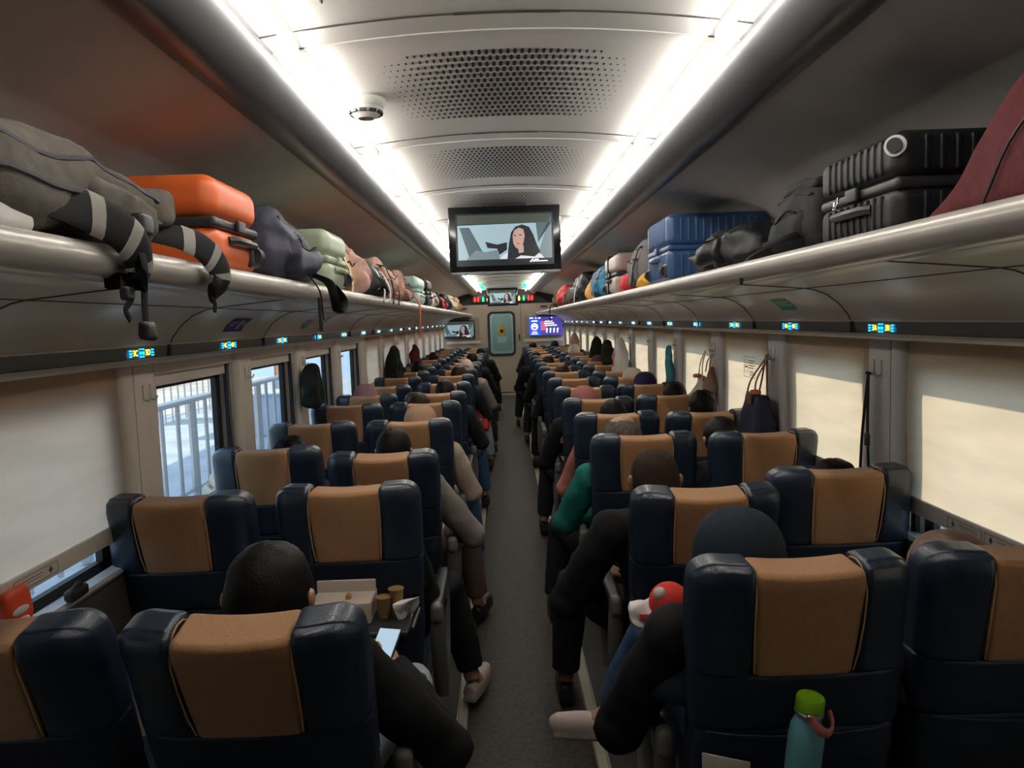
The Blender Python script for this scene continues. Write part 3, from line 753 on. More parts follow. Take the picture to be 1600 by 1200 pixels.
def make_arm(t, s):
    """armrest on side s (+1 right, -1 left) of the seat"""
    x = s*.282
    MB().rbox((x, .40, .655), (.048, .36, .045), .018, seg=3, fn=lambda v: (v.x, v.y, v.z+.02*math.sin((v.y-.22)*4))).build('armrest_pad', 'dark_plastic', t)
    a = MB().rbox((x, .215, .645), (.05, .055, .075), .022, seg=3).build('armrest_hinge', 'grey_plastic', t)
    q = MB(); q.tube([(x, .215, .64), (x, .235, .50), (x, .27, .38), (x, .30, .28)], [.026, .03, .03, .026], 8, flat=.5)
    q.tube([(x, .55, .64), (x, .57, .55), (x, .50, .40), (x, .44, .30)], [.018, .02, .022, .022], 8, flat=.5)
    q.build('armrest_support', 'grey_plastic', t)
ROWS = 17; P0, DP = 1.60, .862
base_L = make_seat(); make_arm(base_L, 1)     # aisle seat of the left bank
base_R = copy_tree(base_L)
for ch in list(base_R.children):
    if ch.name.startswith('armrest'): bpy.data.objects.remove(ch)
base_W = copy_tree(base_R); make_arm(base_R, -1)
over = {('L', 0): 'navy and tan seat nearest the aisle left, black haired passenger leaning out of it',
        ('R', 0): 'navy and tan seat with the turquoise bottle in its back pocket',
        ('WL', 0): 'navy and tan seat in the bottom left corner, cut by the frame',
        ('WR', 0): 'navy and tan seat in the bottom right corner, pale scarf showing beside it',
        ('L', 1): 'navy and tan seat with a white food box behind it, left of the aisle',
        ('WR', 1): 'big empty looking navy and tan seat by the right window with bright side light',
        ('R', 1): 'navy and tan seat right behind which a dark grey hood shows'}
SEAT = {}; TILTS = []
used = set()
# small differences in how far each back is tilted and shifted
adj = {('L', 0): -.07, ('L', 1): 0, ('R', 0): -.03, ('R', 1): 0, ('R', 2): .03, ('WL', 0): -.05, ('WR', 0): 0, ('WR', 1): 0}
tilt = {('L', 0): 11, ('WL', 0): 11, ('R', 0): 2, ('R', 1): 9, ('L', 2): 7, ('WL', 1): 3, ('WR', 0): 2, ('R', 4): 3, ('WR', 3): 5, ('L', 5): 4, ('WL', 6): 5}
shift = {('WR', 2): .03, ('WR', 3): .02, ('WR', 0): .035, ('WL', 1): -.02, ('R', 1): .02, ('R', 0): .01}
BACK = ('headrest_wing', 'headrest_centre', 'piping', 'back_panel', 'back_pocket', 'pocket_edge')
def recline(o, deg):
    """tips the backrest parts about the hinge at the back of the cushion"""
    pv = Vector((0, .22, .45)); Rm = Matrix.Rotation(R(deg), 4, 'X')
    for c in o.children:
        if c.name.split('.')[0] in BACK: c.matrix_local = Matrix.Translation(pv) @ Rm @ Matrix.Translation(-pv)
for i in range(ROWS):
    for key, x, base in (('L', -.60, base_L), ('WL', -1.16, base_W), ('R', .612, base_R), ('WR', 1.135, base_W)):
        if base in used: o = copy_tree(base)
        else: o = base; used.add(base)
        dy = adj.get((key, i), random.uniform(-.03, .06))
        x += shift.get((key, i), 0)
        o.location = (x, P0+DP*i+dy, 0)
        TILTS.append((o, tilt.get((key, i), random.choice([0, 0, 0, 1, 2, 4]) if i > 2 else 0)))
        bank = 'left' if 'L' in key else 'right'
        sd_ = 'window side' if 'W' in key else 'aisle side'
        lab = over.get((key, i), 'navy leather seat with tan centre, %s bank %s, %s row from the camera' % (bank, sd_, ORD[i]))
        tag(o, lab, 'seat', 'train seats of the %s bank' % bank)
        SEAT[(key, i)] = (x, P0+DP*i+dy)
for o, d_ in TILTS:
    if d_: recline(o, d_)

# ------------------------------------------------------------------ passengers
mat('cloth_black', (.008, .008, .009), .85, bump=.4, bscale=90, spec=.2)
mat('cloth_dark', (.018, .018, .022), .85, bump=.4, bscale=90, spec=.2)
mat('cloth_cream', (.42, .34, .27), .85, bump=.4, bscale=60, spec=.2)
mat('cloth_grey', (.21, .185, .165), .9, bump=.6, bscale=60, spec=.2)
mat('cloth_salmon', (.38, .14, .115), .85, bump=.3, bscale=60, spec=.2)
mat('cloth_teal', (.01, .13, .105), .8, bump=.3, bscale=60, spec=.2)
mat('cloth_beige', (.36, .23, .15), .85, bump=.2, bscale=60, spec=.2)
mat('cloth_pink', (.40, .22, .23), .85, bump=.2, bscale=60, spec=.2)
mat('cloth_rose', (.30, .115, .105), .85, bump=.2, bscale=60, spec=.2)
mat('cloth_mauve', (.13, .07, .08), .85, bump=.3, bscale=60, spec=.2)
mat('cloth_dusty', (.19, .125, .105), .85, bump=.3, bscale=60, spec=.2)
mat('cloth_blue', (.03, .05, .14), .85, bump=.3, bscale=60, spec=.2)
mat('cloth_purple', (.022, .018, .06), .7, bump=.2, bscale=60, spec=.2)
mat('cloth_navygrey', (.016, .024, .033), .9, bump=.5, bscale=300, spec=.2)
mat('cloth_white', (.58, .54, .47), .8, bump=.2, bscale=60, spec=.2)
mat('cloth_brown', (.12, .075, .06), .9, bump=.3, bscale=60, spec=.2)
mat('jeans_blue', (.035, .075, .14), .85, noise_=.25, nscale=30, bump=.4, bscale=300, spec=.2)
mat('jeans_light', (.30, .34, .37), .85, noise_=.15, nscale=30, bump=.4, bscale=300, spec=.2)
mat('cap_cloth', (.50, .38, .33), .8)
mat('shoe_pale', (.42, .34, .30), .6)
mat('eye_dark', (.01, .008, .008), .2)

def head_shapes(m, c, k=1.0):
    """head facing +y, centre c; joined later with the neck"""
    def fn(p, n):
        d = Vector(p)-c
        if n.z > 0: d.x *= 1+.16*n.z**2; d.y *= 1+.14*n.z**2; d.z *= 1-.06*n.z**2
        if d.z < -.01*k:                      # narrow jaw
            t_ = min(1, (-d.z)/(.10*k)); d.x *= 1-.38*t_; d.y *= 1-(.30*t_ if d.y < 0 else .05*t_)
        if d.y > 0: d.y *= .93
        return c+d
    m.ball(c, (.075*k, .094*k, .112*k), fn=fn, seg=28, rings=20)
    m.tube([c+Vector((0, .080, .012))*k, c+Vector((0, .100, -.018))*k, c+Vector((0, .098, -.028))*k], [.008*k, .013*k, .012*k], 8)
    m.ball(c+Vector((0, .066, -.084))*k, (.026*k, .022*k, .018*k))          # chin
    m.ball(c+Vector((0, .083, -.052))*k, (.024*k, .010*k, .006*k)); m.ball(c+Vector((0, .082, -.062))*k, (.020*k, .010*k, .006*k))   # lips
    m.tube([c+Vector((-.04, .076, .028))*k, c+Vector((0, .084, .030))*k, c+Vector((.04, .076, .028))*k], .009*k, 6)    # brow
    for s in (-1, 1):
        m.ball(c+Vector((s*.078, -.004, -.006))*k, (.009*k, .020*k, .031*k), Matrix.Identity(4))
        m.ball(c+Vector((s*.086, -.012, .006))*k, (.007*k, .016*k, .020*k))
def hand_shapes(m, w_, d, up, side, curl=.5, k=1.0):
    """palm + four unequal fingers + thumb. w_=wrist, d=direction, up=back of hand, side=+1/-1 thumb side"""
    d = Vector(d).normalized(); up = (Vector(up)-d*Vector(up).dot(d)).normalized(); x = d.cross(up)*side
    P = lambda a, b, c: Vector(w_)+(d*a+x*b+up*c)*k
    m.tube([P(-.01, 0, 0), P(.02, .0, 0), P(.055, 0, 0), P(.085, 0, .0)], [.024*k, .032*k, .040*k, .036*k], 12, flat=.42, side=x)
    for j, (b, L) in enumerate(((.030, .072), (.010, .080), (-.010, .074), (-.028, .058))):
        a, c = .083, 0; pts = [P(a-.01, b, c)]; ang = 0
        for seg_ in (.45, .32, .25):
            ang += curl*.9*(1+.12*j); a += L*seg_*math.cos(ang); c -= L*seg_*math.sin(ang); pts.append(P(a, b*1.04, c))
        m.tube(pts, [.0095*k, .009*k, .008*k, .0068*k], 8)
    m.tube([P(.018, .026, 0), P(.045, .050, -.010), P(.068, .054, -.022), P(.088, .046, -.030)], [.013*k, .0115*k, .010*k, .008*k], 8)
def person(name_lab, lean=0, J={}, top='cloth_dark', legs='cloth_black', hair=('short', 'hair_black'), skin='skin', shoe='black', k=1.0, fine=False, shoes=True):
    """seated figure, hips at the seat, facing the far end; local origin on the floor below the backrest line"""
    j = dict(hip=(0, .33, .53), waist=(lean*.3, .27, .70), chest=(lean*.8, .225, .90), neck=(lean, .215, 1.00), head=(lean, .24, 1.105),
             shL=(-.175, .215, .93), shR=(.175, .215, .93), elL=(-.225, .30, .68), elR=(.225, .30, .68), wrL=(-.07, .50, .67), wrR=(.07, .50, .67),
             hdL=(.5, .8, 0), hdR=(-.5, .8, 0),
             hpL=(-.09, .34, .53), hpR=(.09, .34, .53), knL=(-.11, .74, .55), knR=(.11, .74, .55), anL=(-.12, .76, .11), anR=(.12, .76, .11), ftL=(0, 1, 0), ftR=(0, 1, 0))
    for q_ in ('shL', 'shR'): v = j[q_]; j[q_] = (v[0]+lean*.85, v[1], v[2])
    for q_ in ('elL', 'elR'): v = j[q_]; j[q_] = (v[0]+lean*.5, v[1], v[2])
    j.update(J); j = {a: Vector(b) for a, b in j.items()}
    t = empty('person', (0, 0, 0))
    h = j['head']
    b = MB()                                    # ---- the body
    head_shapes(b, h, k)
    b.tube([h+Vector((0, -.018, -.05)), j['neck']+Vector((0, 0, .02)), j['chest']+Vector((0, 0, .03))], [.052, .056, .075], 14)
    b.tube([j['hip'], j['waist'], j['chest'], j['chest']+Vector((0, 0, .06))], [.115, .11, .125, .08], 16, flat=.72, side=(1, 0, 0))
    b.tube([j['shL'], j['chest']+Vector((0, 0, .05)), j['shR']], [.036, .055, .036], 10)
    for s in 'LR':
        b.tube([j['sh'+s], (j['sh'+s]+j['el'+s])/2, j['el'+s], (j['el'+s]+j['wr'+s])/2, j['wr'+s]], [.040, .038, .033, .032, .023], 12)
        hand_shapes(b, j['wr'+s], j['hd'+s], (0, -.3, 1), 1 if s == 'L' else -1, curl=.55)
        b.tube([j['hp'+s], (j['hp'+s]+j['kn'+s])/2, j['kn'+s], (j['kn'+s]*.6+j['an'+s]*.4), j['an'+s]], [.085, .075, .056, .054, .036], 12)
        b.tube([j['an'+s], j['an'+s]+Vector(j['ft'+s]).normalized()*.10+Vector((0, 0, -.055)), j['an'+s]+Vector(j['ft'+s]).normalized()*.17+Vector((0, 0, -.065))], [.036, .034, .026], 8)
    link_mesh(remeshed(b, .0058 if fine else .008, 3), 'body', skin, t)
    e = MB()
    for s in (-1, 1): e.ball(h+Vector((s*.030, .083, .012))*k, .0075*k)
    e.build('eyes', 'eye_dark', t)
    # ---- top
    c = MB()
    hip, wa, ch, nk = j['hip'], j['waist'], j['chest'], j['neck']
    c.tube([hip+Vector((0, 0, -.02)), wa, ch, nk+Vector((0, 0, -.035))], [.155, .148, .165, .085], 18, flat=.74, side=(1, 0, 0))
    c.tube([j['shL'], nk+Vector((0, .0, -.05)), j['shR']], [.066, .085, .066], 12)
    for s in 'LR':
        a_, b_, w_ = j['sh'+s], j['el'+s], j['wr'+s]
        c.ball(a_, .080); c.ball(b_, .070)
        c.tube([a_, (a_+b_)/2, b_, (b_+w_)/2, w_*.94+b_*.06], [.074, .072, .066, .058, .044], 14)
    me = remeshed(c, .010 if fine else .014, 4)
    for v in me.vertices:
        n_ = nz(v.co, 9, 1)+.5*nz(v.co, 22, 2); v.co += v.normal*.008*n_
    link_mesh(me, 'top', top, t)
    c = MB()
    c.tube([hip+Vector((-.11, 0, 0)), hip+Vector((.11, 0, 0))], [.12, .12], 14)
    for s in 'LR':
        a_, b_, w_ = j['hp'+s], j['kn'+s], j['an'+s]
        c.tube([a_, (a_+b_)/2, b_, b_*.5+w_*.5, w_+Vector((0, 0, .02))+(b_-w_).normalized()*.03], [.105, .095, .078, .072, .062], 14)
    me = remeshed(c, .010 if fine else .014, 4)
    for v in me.vertices:
        n_ = nz(v.co, 11, 4); v.co += v.normal*.006*n_
    link_mesh(me, 'trousers', legs, t)
    if shoes:
        for s in 'LR':
            f = Vector(j['ft'+s]); f.z = 0; f.normalize(); an = j['an'+s]
            c = MB(); g = Vector((0, 0, -.045))
            c.tube([an+g-f*.05, an+g+f*.03, an+g+f*.12, an+g+f*.19, an+g+f*.215], [.035, .044, .044, .036, .02], 14, flat=.9)
            c.tube([an+g-f*.055+Vector((0, 0, -.03)), an+g+f*.05+Vector((0, 0, -.03)), an+g+f*.20+Vector((0, 0, -.03))], [.034, .042, .036], 12, flat=.5, side=(f.y, -f.x, 0))
            link_mesh(remeshed(c, .009, 3), 'shoe', shoe, t)
    # ---- hair or head cover
    kind, hm = hair
    if kind in ('short', 'buzz', 'bald', 'bun', 'messy'):
        g = 1.10 if kind == 'short' else 1.035 if kind in ('buzz', 'bald') else 1.13
        def hf(p, n):
            d = Vector(p)-h; y_, z_ = n.y, n.z
            if z_ > 0: d.x *= 1+.16*z_**2; d.y *= 1+.14*z_**2; d.z *= 1-.06*z_**2
            if kind == 'bald' and n.z > .80 and n.y > -.45: return h+d*.86
            low = -.42 if y_ < -.2 else -.12
            if (y_ > .30 and z_ < .58-.0*y_) or z_ < low: return h+Vector((d.x*.78, d.y*.78, d.z*.82))
            q_ = .004 if kind != 'messy' else .012
            return h+d*(1+q_*6*nz(p, 30, 3)+q_*4*nz((p[0]*2.2, p[1]*.6, p[2]*.4), 60, 6))
        g_ = MB().ball(h, (.077*k*g, .097*k*g, .112*k*g), seg=44, rings=34, fn=hf)
        o = g_.build('hair', hm, t, angle=180)
        if kind == 'bun':
            MB().ball(h+Vector((0, -.11, .03)), .035, fn=wobble(.006, 40)).build('hair_bun', hm, t)
    elif kind == 'long':
        def hf(p, n):
            d = Vector(p)-h
            if n.y > .35 and n.z < .55: return h+Vector((d.x*.78, d.y*.78, d.z*.82))
            if n.z < 0: d.z *= 1.9; d.y -= .01
            return h+d*(1+.03*nz(p, 22, 3))
        MB().ball(h, (.086*k, .105*k, .12*k), seg=44, rings=34, fn=hf).build('hair', hm, t, angle=180)
    elif kind in ('hijab', 'hood'):
        K = 1.0 if kind == 'hijab' else 1.13
        rings_ = [(.118, .02, .02), (.108, .055, .055), (.085, .079, .085), (.05, .093, .105), (0, .099, .112), (-.05, .094, .104), (-.09, .086, .092), (-.13, .098, .092), (-.17, .14, .10), (-.21, .185, .115), (-.28, .205, .13)]
        vs = []; fs = []; n_ = 40; sh = j['neck']-h
        for i, (dz, rx, ry) in enumerate(rings_):
            for q_ in range(n_):
                a = 2*math.pi*q_/n_; f_ = max(0, min(1, (-dz-.06)/.15)); sx = sh.x*f_; sy = (sh.y-.0)*f_*.3
                fd = math.sin(a*6+dz*9+h.x*40)+.6*math.sin(a*11-dz*14); wv = 1+(.016+.035*f_)*(abs(fd)**.7)*(1 if fd > 0 else -1)*(1 if dz < .10 else .15)
                x_, y_ = rx*K*wv*math.cos(a), ry*K*wv*math.sin(a)-.012
                if math.sin(a) > .62 and -.10 < dz < .085: x_ *= .72; y_ *= .70
                vs.append(h+Vector((x_+sx, y_+sy, dz*K+.006)))
        for i in range(len(rings_)-1):
            for q_ in range(n_):
                k2 = (q_+1) % n_; fs.append((i*n_+q_, i*n_+k2, (i+1)*n_+k2, (i+1)*n_+q_))
        fs.append(tuple(range(n_)))
        o = MB().add(vs, fs).build('headscarf' if kind == 'hijab' else 'hood', hm, t, angle=180, sub=1)
        sm = o.modifiers.new('sol', 'SOLIDIFY'); sm.thickness = .004; sm.offset = 1
    elif kind == 'cap':
        def hf(p, n):
            d = Vector(p)-h
            if (n.y > .3 and n.z < .5) or n.z < -.5: return h+d*.8
            return h+d
        MB().ball(h, (.083, .102, .118), seg=30, rings=22, fn=hf).build('hair', 'hair_brown', t, angle=180)
        cm_ = MB()
        def cf(p, n):
            d = Vector(p)-h
            if n.z < .12: d = Vector((d.x, d.y, .12*.13+(n.z-.12)*.01)); 
            return h+d+Vector((0, 0, .002))
        cm_.ball(h, (.090, .110, .132), seg=30, rings=22, fn=cf)
        c_ = link_mesh(cm_.mesh('cap'), 'cap', hm, t)
        q = MB(); q.rbox(tuple(h+Vector((0, .15, .022))), (.15, .10, .006), .003, n=3, seg=2, fn=lambda v: (v.x, v.y-abs(v.x-h.x)**2*5, v.z-abs(v.x-h.x)**2*3)); q.build('cap_brim', hm, c_)
        q = MB(); q.tube([h+Vector((.035*math.cos(a), -.111-.0*math.sin(a), .03+.028*math.sin(a))) for a in [R(18*i) for i in range(11)]], .004, 6); q.build('cap_opening', 'hair_brown', c_)
    tag(t, name_lab, 'person', 'seated passengers')
    return t
def px_x(px, d):  # sideways position of something seen at column px and distance d, at head height
    return (px-785)*d/1155 - .035 - .017
def sit(o, key, row, px, ztop=None, dy=0, rz=0):
    """put a seated figure on a seat so that the head stands where the photo has it"""
    x, y = SEAT[(key, row)]
    d = y+.24
    X = px_x(px, d) if px is not None else x
    hx = [c for c in o.children][0]
    lim = .16 if 'W' not in key else .07; o.location = (max(x-(.16 if key != 'WL' else .05), min(x+(.16 if key != 'WR' else .05), X)), y+dy, 0 if ztop is None else ztop)
    o.rotation_euler[2] = rz
    return o
PEOPLE = []
# -- near passengers, each modelled for its own pose
a = person('black haired person with elbow in the aisle holding a phone', lean=0, top='cloth_black', legs='jeans_light', fine=True, hair=('short', 'hair_black'), k=1.24,
    J=dict(head=(-.0, .24, 1.055), neck=(.02, .215, .985), shR=(.20, .20, .90), elR=(.41, .30, .62), wrR=(.24, .55, .74), hdR=(-.5, .5, .3), wrL=(.06, .52, .74), hdL=(.5, .6, .2), knR=(.26, .72, .58), knL=(.05, .74, .56), anR=(.30, .70, .11), anL=(.05, .76, .11)))
sit(a, 'L', 0, 408, dy=.0)
a = person('person in a dark grey hood with one knee and foot in the aisle', lean=-.10, top='cloth_black', legs='jeans_blue', fine=True, hair=('hood', 'cloth_navygrey'), shoe='shoe_pale',
    J=dict(head=(-.10, .25, 1.09), shL=(-.27, .21, .92), elL=(-.40, .33, .62), wrL=(-.24, .50, .76), hdL=(.45, .3, .7), knL=(-.23, .70, .74), anL=(-.35, .80, .40), ftL=(-.95, .12, 0)))
sit(a, 'R', 0, 1225, dy=.0)
a = person('person with buzzed dark hair and black sleeve leaning towards the aisle', lean=-.04, top='cloth_black', legs='cloth_black', fine=True, hair=('buzz', 'hair_buzz'), k=1.12, skin='skin_dark',
    J=dict(elL=(-.38, .30, .63), wrL=(-.2, .52, .66), knL=(-.32, .72, .55), anL=(-.36, .72, .11)))
sit(a, 'R', 1, 1042)
a = person('balding person with grey hair, teal sleeve beside the aisle', lean=0, top='cloth_teal', legs='cloth_dark', fine=True, hair=('bald', 'hair_grey'), k=1.2,
    J=dict(elL=(-.29, .30, .70), knL=(-.28, .74, .55), anL=(-.33, .74, .11)))
sit(a, 'R', 2, 974)
a = person('person with mauve trousers and grey sleeve, head hidden by hair near the aisle', lean=0, top='cloth_grey', legs='cloth_brown', hair=('short', 'hair_black'), k=1.0,
    J=dict(elR=(.36, .32, .66), wrR=(.22, .52, .64), knR=(.29, .74, .57), anR=(.35, .80, .12), ftR=(.25, .9, 0)))
a['label'] = 'black haired person in a grey top, black shoe stretched into the aisle'
sit(a, 'L', 2, 612)
a = person('person slouched low in the second left aisle seat, pale sneaker in the aisle', lean=0, top='cloth_black', legs='cloth_black', hair=('short', 'hair_black'), k=1.0, shoe='shoe_pale',
    J=dict(head=(-.02, .34, .99), neck=(0, .27, .92), chest=(0, .26, .84), shL=(-.17, .25, .86), shR=(.17, .25, .86), knR=(.28, .74, .56), anR=(.375, .72, .13), ftR=(.25, .9, 0)))
sit(a, 'L', 1, None)
# generic figures, shared shapes
def stdJ(s): # arm and knee a little towards the aisle; s=+1 aisle on the right
    q = 'R' if s > 0 else 'L'
    return {'el'+q: (s*.285, .32, .67), 'wr'+q: (s*.18, .52, .64), 'kn'+q: (s*.24, .74, .56), 'an'+q: (s*.29, .74, .11)}
spec = [ # key,row,px,label,hair,top,legs,k, dz
 ('L', 3, 655, 'person in a beige headscarf and cream top beside the aisle', ('hijab', 'cloth_beige'), 'cloth_cream', 'jeans_blue', 1.0, .0),
 ('L', 4, 652, 'dark brown haired person ahead of the beige headscarf, cream sleeve', ('short', 'hair_brown'), 'cloth_cream', 'cloth_black', 1.05, .0),
 ('L', 5, 694, 'black haired person with pale blue knee, left of the aisle', ('short', 'hair_black'), 'cloth_dark', 'jeans_blue', 1.05, .02),
 ('L', 7, 716, 'person with tousled brown hair left of the aisle, behind the pale cap', ('messy', 'hair_brown'), 'cloth_dark', 'jeans_light', 1.0, .03),
 ('L', 8, 728, 'person wearing a pale pink cap left of the aisle', ('cap', 'cap_cloth'), 'cloth_grey', 'cloth_dark', 1.0, .04),
 ('L', 10, 737, 'black haired person just beyond the pale pink cap', ('short', 'hair_black'), 'cloth_black', 'cloth_dark', 1.0, .06),
 ('L', 13, 752, 'dark haired person in black at the far end, left of the aisle', ('short', 'hair_black'), 'cloth_black', 'cloth_black', 1.0, .03),
 ('WL', 2, 449, 'black haired person mostly hidden behind a left window seat', ('messy', 'hair_black'), 'cloth_dark', 'cloth_dark', 1.0, -.03),
 ('WL', 5, 570, 'person in a pink headscarf by the left windows', ('hijab', 'cloth_pink'), 'cloth_pink', 'cloth_dark', 1.0, .0),
 ('WL', 8, 652, 'person with bushy black hair below the dark hanging jacket', ('messy', 'hair_black'), 'cloth_black', 'cloth_dark', 1.1, .04),
 ('WL', 11, 677, 'dark haired person in a blue shirt by the far left windows', ('short', 'hair_brown'), 'cloth_blue', 'cloth_dark', 1.0, .05),
 ('R', 3, 958, 'black haired person ahead of the balding one, salmon sleeve', ('short', 'hair_black'), 'cloth_salmon', 'cloth_dark', 1.08, .0),
 ('R', 4, 912, 'person in a rose pink headscarf right of the aisle', ('hijab', 'cloth_rose'), 'cloth_black', 'cloth_dark', 1.08, .0),
 ('R', 7, 878, 'brown haired person barely above a far seat, right of the aisle', ('short', 'hair_brown'), 'cloth_black', 'cloth_black', 1.0, .01),
 ('R', 9, 856, 'person in black cap like hair right of the aisle, large dark head', ('messy', 'hair_black'), 'cloth_black', 'cloth_dark', 1.15, .02),
 ('R', 11, 832, 'dark haired person near the aisle, far right bank', ('short', 'hair_black'), 'cloth_black', 'cloth_dark', 1.0, .0),
 ('R', 15, 832, 'dark haired person close to the end door, right of the aisle', ('short', 'hair_black'), 'cloth_dark', 'cloth_dark', 1.0, .04),
 ('WR', 0, 1500, 'person whose dusty pink headscarf shows behind the bottom right seat', ('hijab', 'cloth_dusty'), 'cloth_dusty', 'cloth_dark', 1.1, -.085),
 ('WR', 1, 1313, 'dark haired person almost hidden behind the big right window seat', ('short', 'hair_black'), 'cloth_dark', 'cloth_dark', 1.0, -.055),
 ('WR', 2, 1118, 'black haired person leaning into the gap between the right seats', ('short', 'hair_black'), 'cloth_dark', 'cloth_dark', 1.12, .0),
 ('WR', 3, 1100, 'person with loose black hair ahead of the navy tote bag', ('messy', 'hair_black'), 'cloth_black', 'cloth_dark', 1.1, .03),
 ('WR', 4, 1057, 'black haired person by the right windows, ahead of the loose haired one', ('short', 'hair_black'), 'cloth_dark', 'cloth_dark', 1.0, .02),
 ('WR', 5, 1008, 'person in a dark purple headscarf by the right windows', ('hijab', 'cloth_purple'), 'cloth_purple', 'cloth_dark', 1.1, .02),
 ('WR', 6, 1012, 'person in a cream headscarf beyond the dark purple one', ('hijab', 'cloth_white'), 'cloth_white', 'cloth_dark', 1.05, .0),
 ('WR', 9, 952, 'person in a mauve headscarf beside the white plastic bag', ('hijab', 'cloth_mauve'), 'cloth_mauve', 'cloth_dark', 1.05, .0),
 ('WR', 12, 896, 'person in a white headscarf at the far right windows', ('hijab', 'cloth_white'), 'cloth_white', 'cloth_dark', 1.1, .06),
 ('WR', 15, 866, 'dark haired person in the farthest right window rows', ('short', 'hair_black'), 'cloth_dark', 'cloth_dark', 1.0, .06),
]
PR = {}
for key, row, px, lab, hair, top, legs, k, dz in spec:
    s = 1 if key == 'L' else -1 if key == 'R' else 0
    pk = (hair[0], s, 1.0)
    if pk not in PR:
        PR[pk] = person(lab, 0, stdJ(s) if s else dict(elL=(-.19, .31, .68), elR=(.19, .31, .68), shL=(-.16, .215, .93), shR=(.16, .215, .93)), top, legs, hair); o = PR[pk]
    else: o = copy_tree(PR[pk]); o['label'] = lab
    for c in o.children:
        n_ = c.name.split('.')[0]
        mm = {'top': top, 'trousers': legs, 'hair': hair[1] if hair[0] != 'cap' else 'hair_brown', 'headscarf': hair[1], 'hood': hair[1], 'cap': hair[1]}.get(n_)
        if mm: set_mat(c, mm)
    sit(o, key, row, px, dz)

# ------------------------------------------------------------------ luggage on the racks
RZ = 1.884     # top of the shelf
mat('case_orange', (.62, .115, .022), .45, bump=.1, bscale=200)
mat('case_sage', (.30, .36, .255), .4)
mat('case_blue', (.022, .065, .165), .38, bump=.1, bscale=120)
mat('case_black', (.009, .010, .012), .5, spec=.3, bump=.2, bscale=60)
mat('case_pink', (.36, .27, .24), .4)
mat('case_mint', (.36, .50, .43), .4)
mat('pack_grey', (.105, .092, .078), .9, noise_=.25, nscale=25, bump=.6, bscale=500, spec=.2)
mat('pack_navy', (.040, .042, .062), .6, noise_=.2, nscale=20, bump=.5, bscale=60, spec=.2)
mat('pack_dark', (.022, .023, .025), .75, noise_=.3, nscale=20, bump=.5, bscale=200, spec=.2)
mat('strap_black', (.008, .008, .009), .8, spec=.2)
mat('strap_grey', (.22, .21, .19), .85, spec=.2)
mat('maroon_cloth', (.085, .016, .020), .85, noise_=.2, nscale=40, bump=.4, bscale=300, spec=.2)
mat('tan_bag', (.36, .18, .06), .7)
mat('pink_cloth', (.40, .235, .195), .85, noise_=.1, bump=.4, bscale=60)
mat('yellow_cloth', (.60, .30, .02), .7, bump=.4, bscale=40)
mat('red_cloth', (.50, .03, .03), .6)
mat('blue_cloth', (.02, .16, .28), .7)
mat('grey_cloth', (.14, .13, .13), .85, bump=.4, bscale=80)
mat('cream_cloth', (.55, .47, .38), .8, bump=.3, bscale=60)
def suitcase(loc, L, W, H, col, label, cat='suitcase', ribs=True, group=None, trim='dark_plastic', rz=0, handle=True, s=1):
    """hard case lying flat: L along the aisle (y), W into the rack, H thickness. Aisle face at local x=-W/2*s"""
    t = empty('suitcase', loc, label, cat, group, rz)
    h2 = (H-.022)/2
    for zc_ in (h2/2+.006, H-h2/2-.0):
        m = MB().rbox((0, 0, zc_), (W, L, h2), .048 if not ribs else .035, n=2, seg=5)
        if ribs:
            n = int(L/.045)
            for i in range(n):
                y = -L/2+.07+(L-.14)*i/(n-1)
                for sx in (-1, 1): m.rbox((sx*(W/2-.001), y, zc_), (.010, .012, h2*.72), .004, seg=2)
            n = int(W/.045)
            for i in range(n):
                x = -W/2+.07+(W-.14)*i/(n-1)
                for sy in (-1, 1): m.rbox((x, sy*(L/2-.001), zc_), (.012, .010, h2*.72), .004, seg=2)
        m.build('shell', col, t)
    MB().rbox((0, 0, H/2), (W-.006, L-.006, .030), .012, n=2, seg=3).build('zipper_band', trim, t)
    if handle:
        q = MB(); x = -s*(W/2+.004)
        q.tube([(x+s*.005, -.09, H/2-.045), (x-s*.012, -.075, H/2-.045), (x-s*.014, 0, H/2-.045), (x-s*.012, .075, H/2-.045), (x+s*.005, .09, H/2-.045)], .012, 8)
        q.build('handle', trim, t)
        MB().rbox((x, .0, H/2+.002), (.012, .06, .034), .004, seg=2).build('lock', trim, t)
    return t
def wheels(t, W, L, H, s, ys=(1,), where='face'):
    for y in ys:
        for z in (.045,):
            c = (-s*(W/2-.004), y*(L/2-.07), z+.015)
            MB().rbox(c, (.03, .085, .07), .014, seg=3).build('wheel_housing', 'dark_plastic', t)
            w_ = MB().tube([(c[0]-s*.008, c[1]-.018, c[2]), (c[0]-s*.008, c[1]+.018, c[2])], .026, 16)
            w_.build('wheel', 'black_rubber', t)
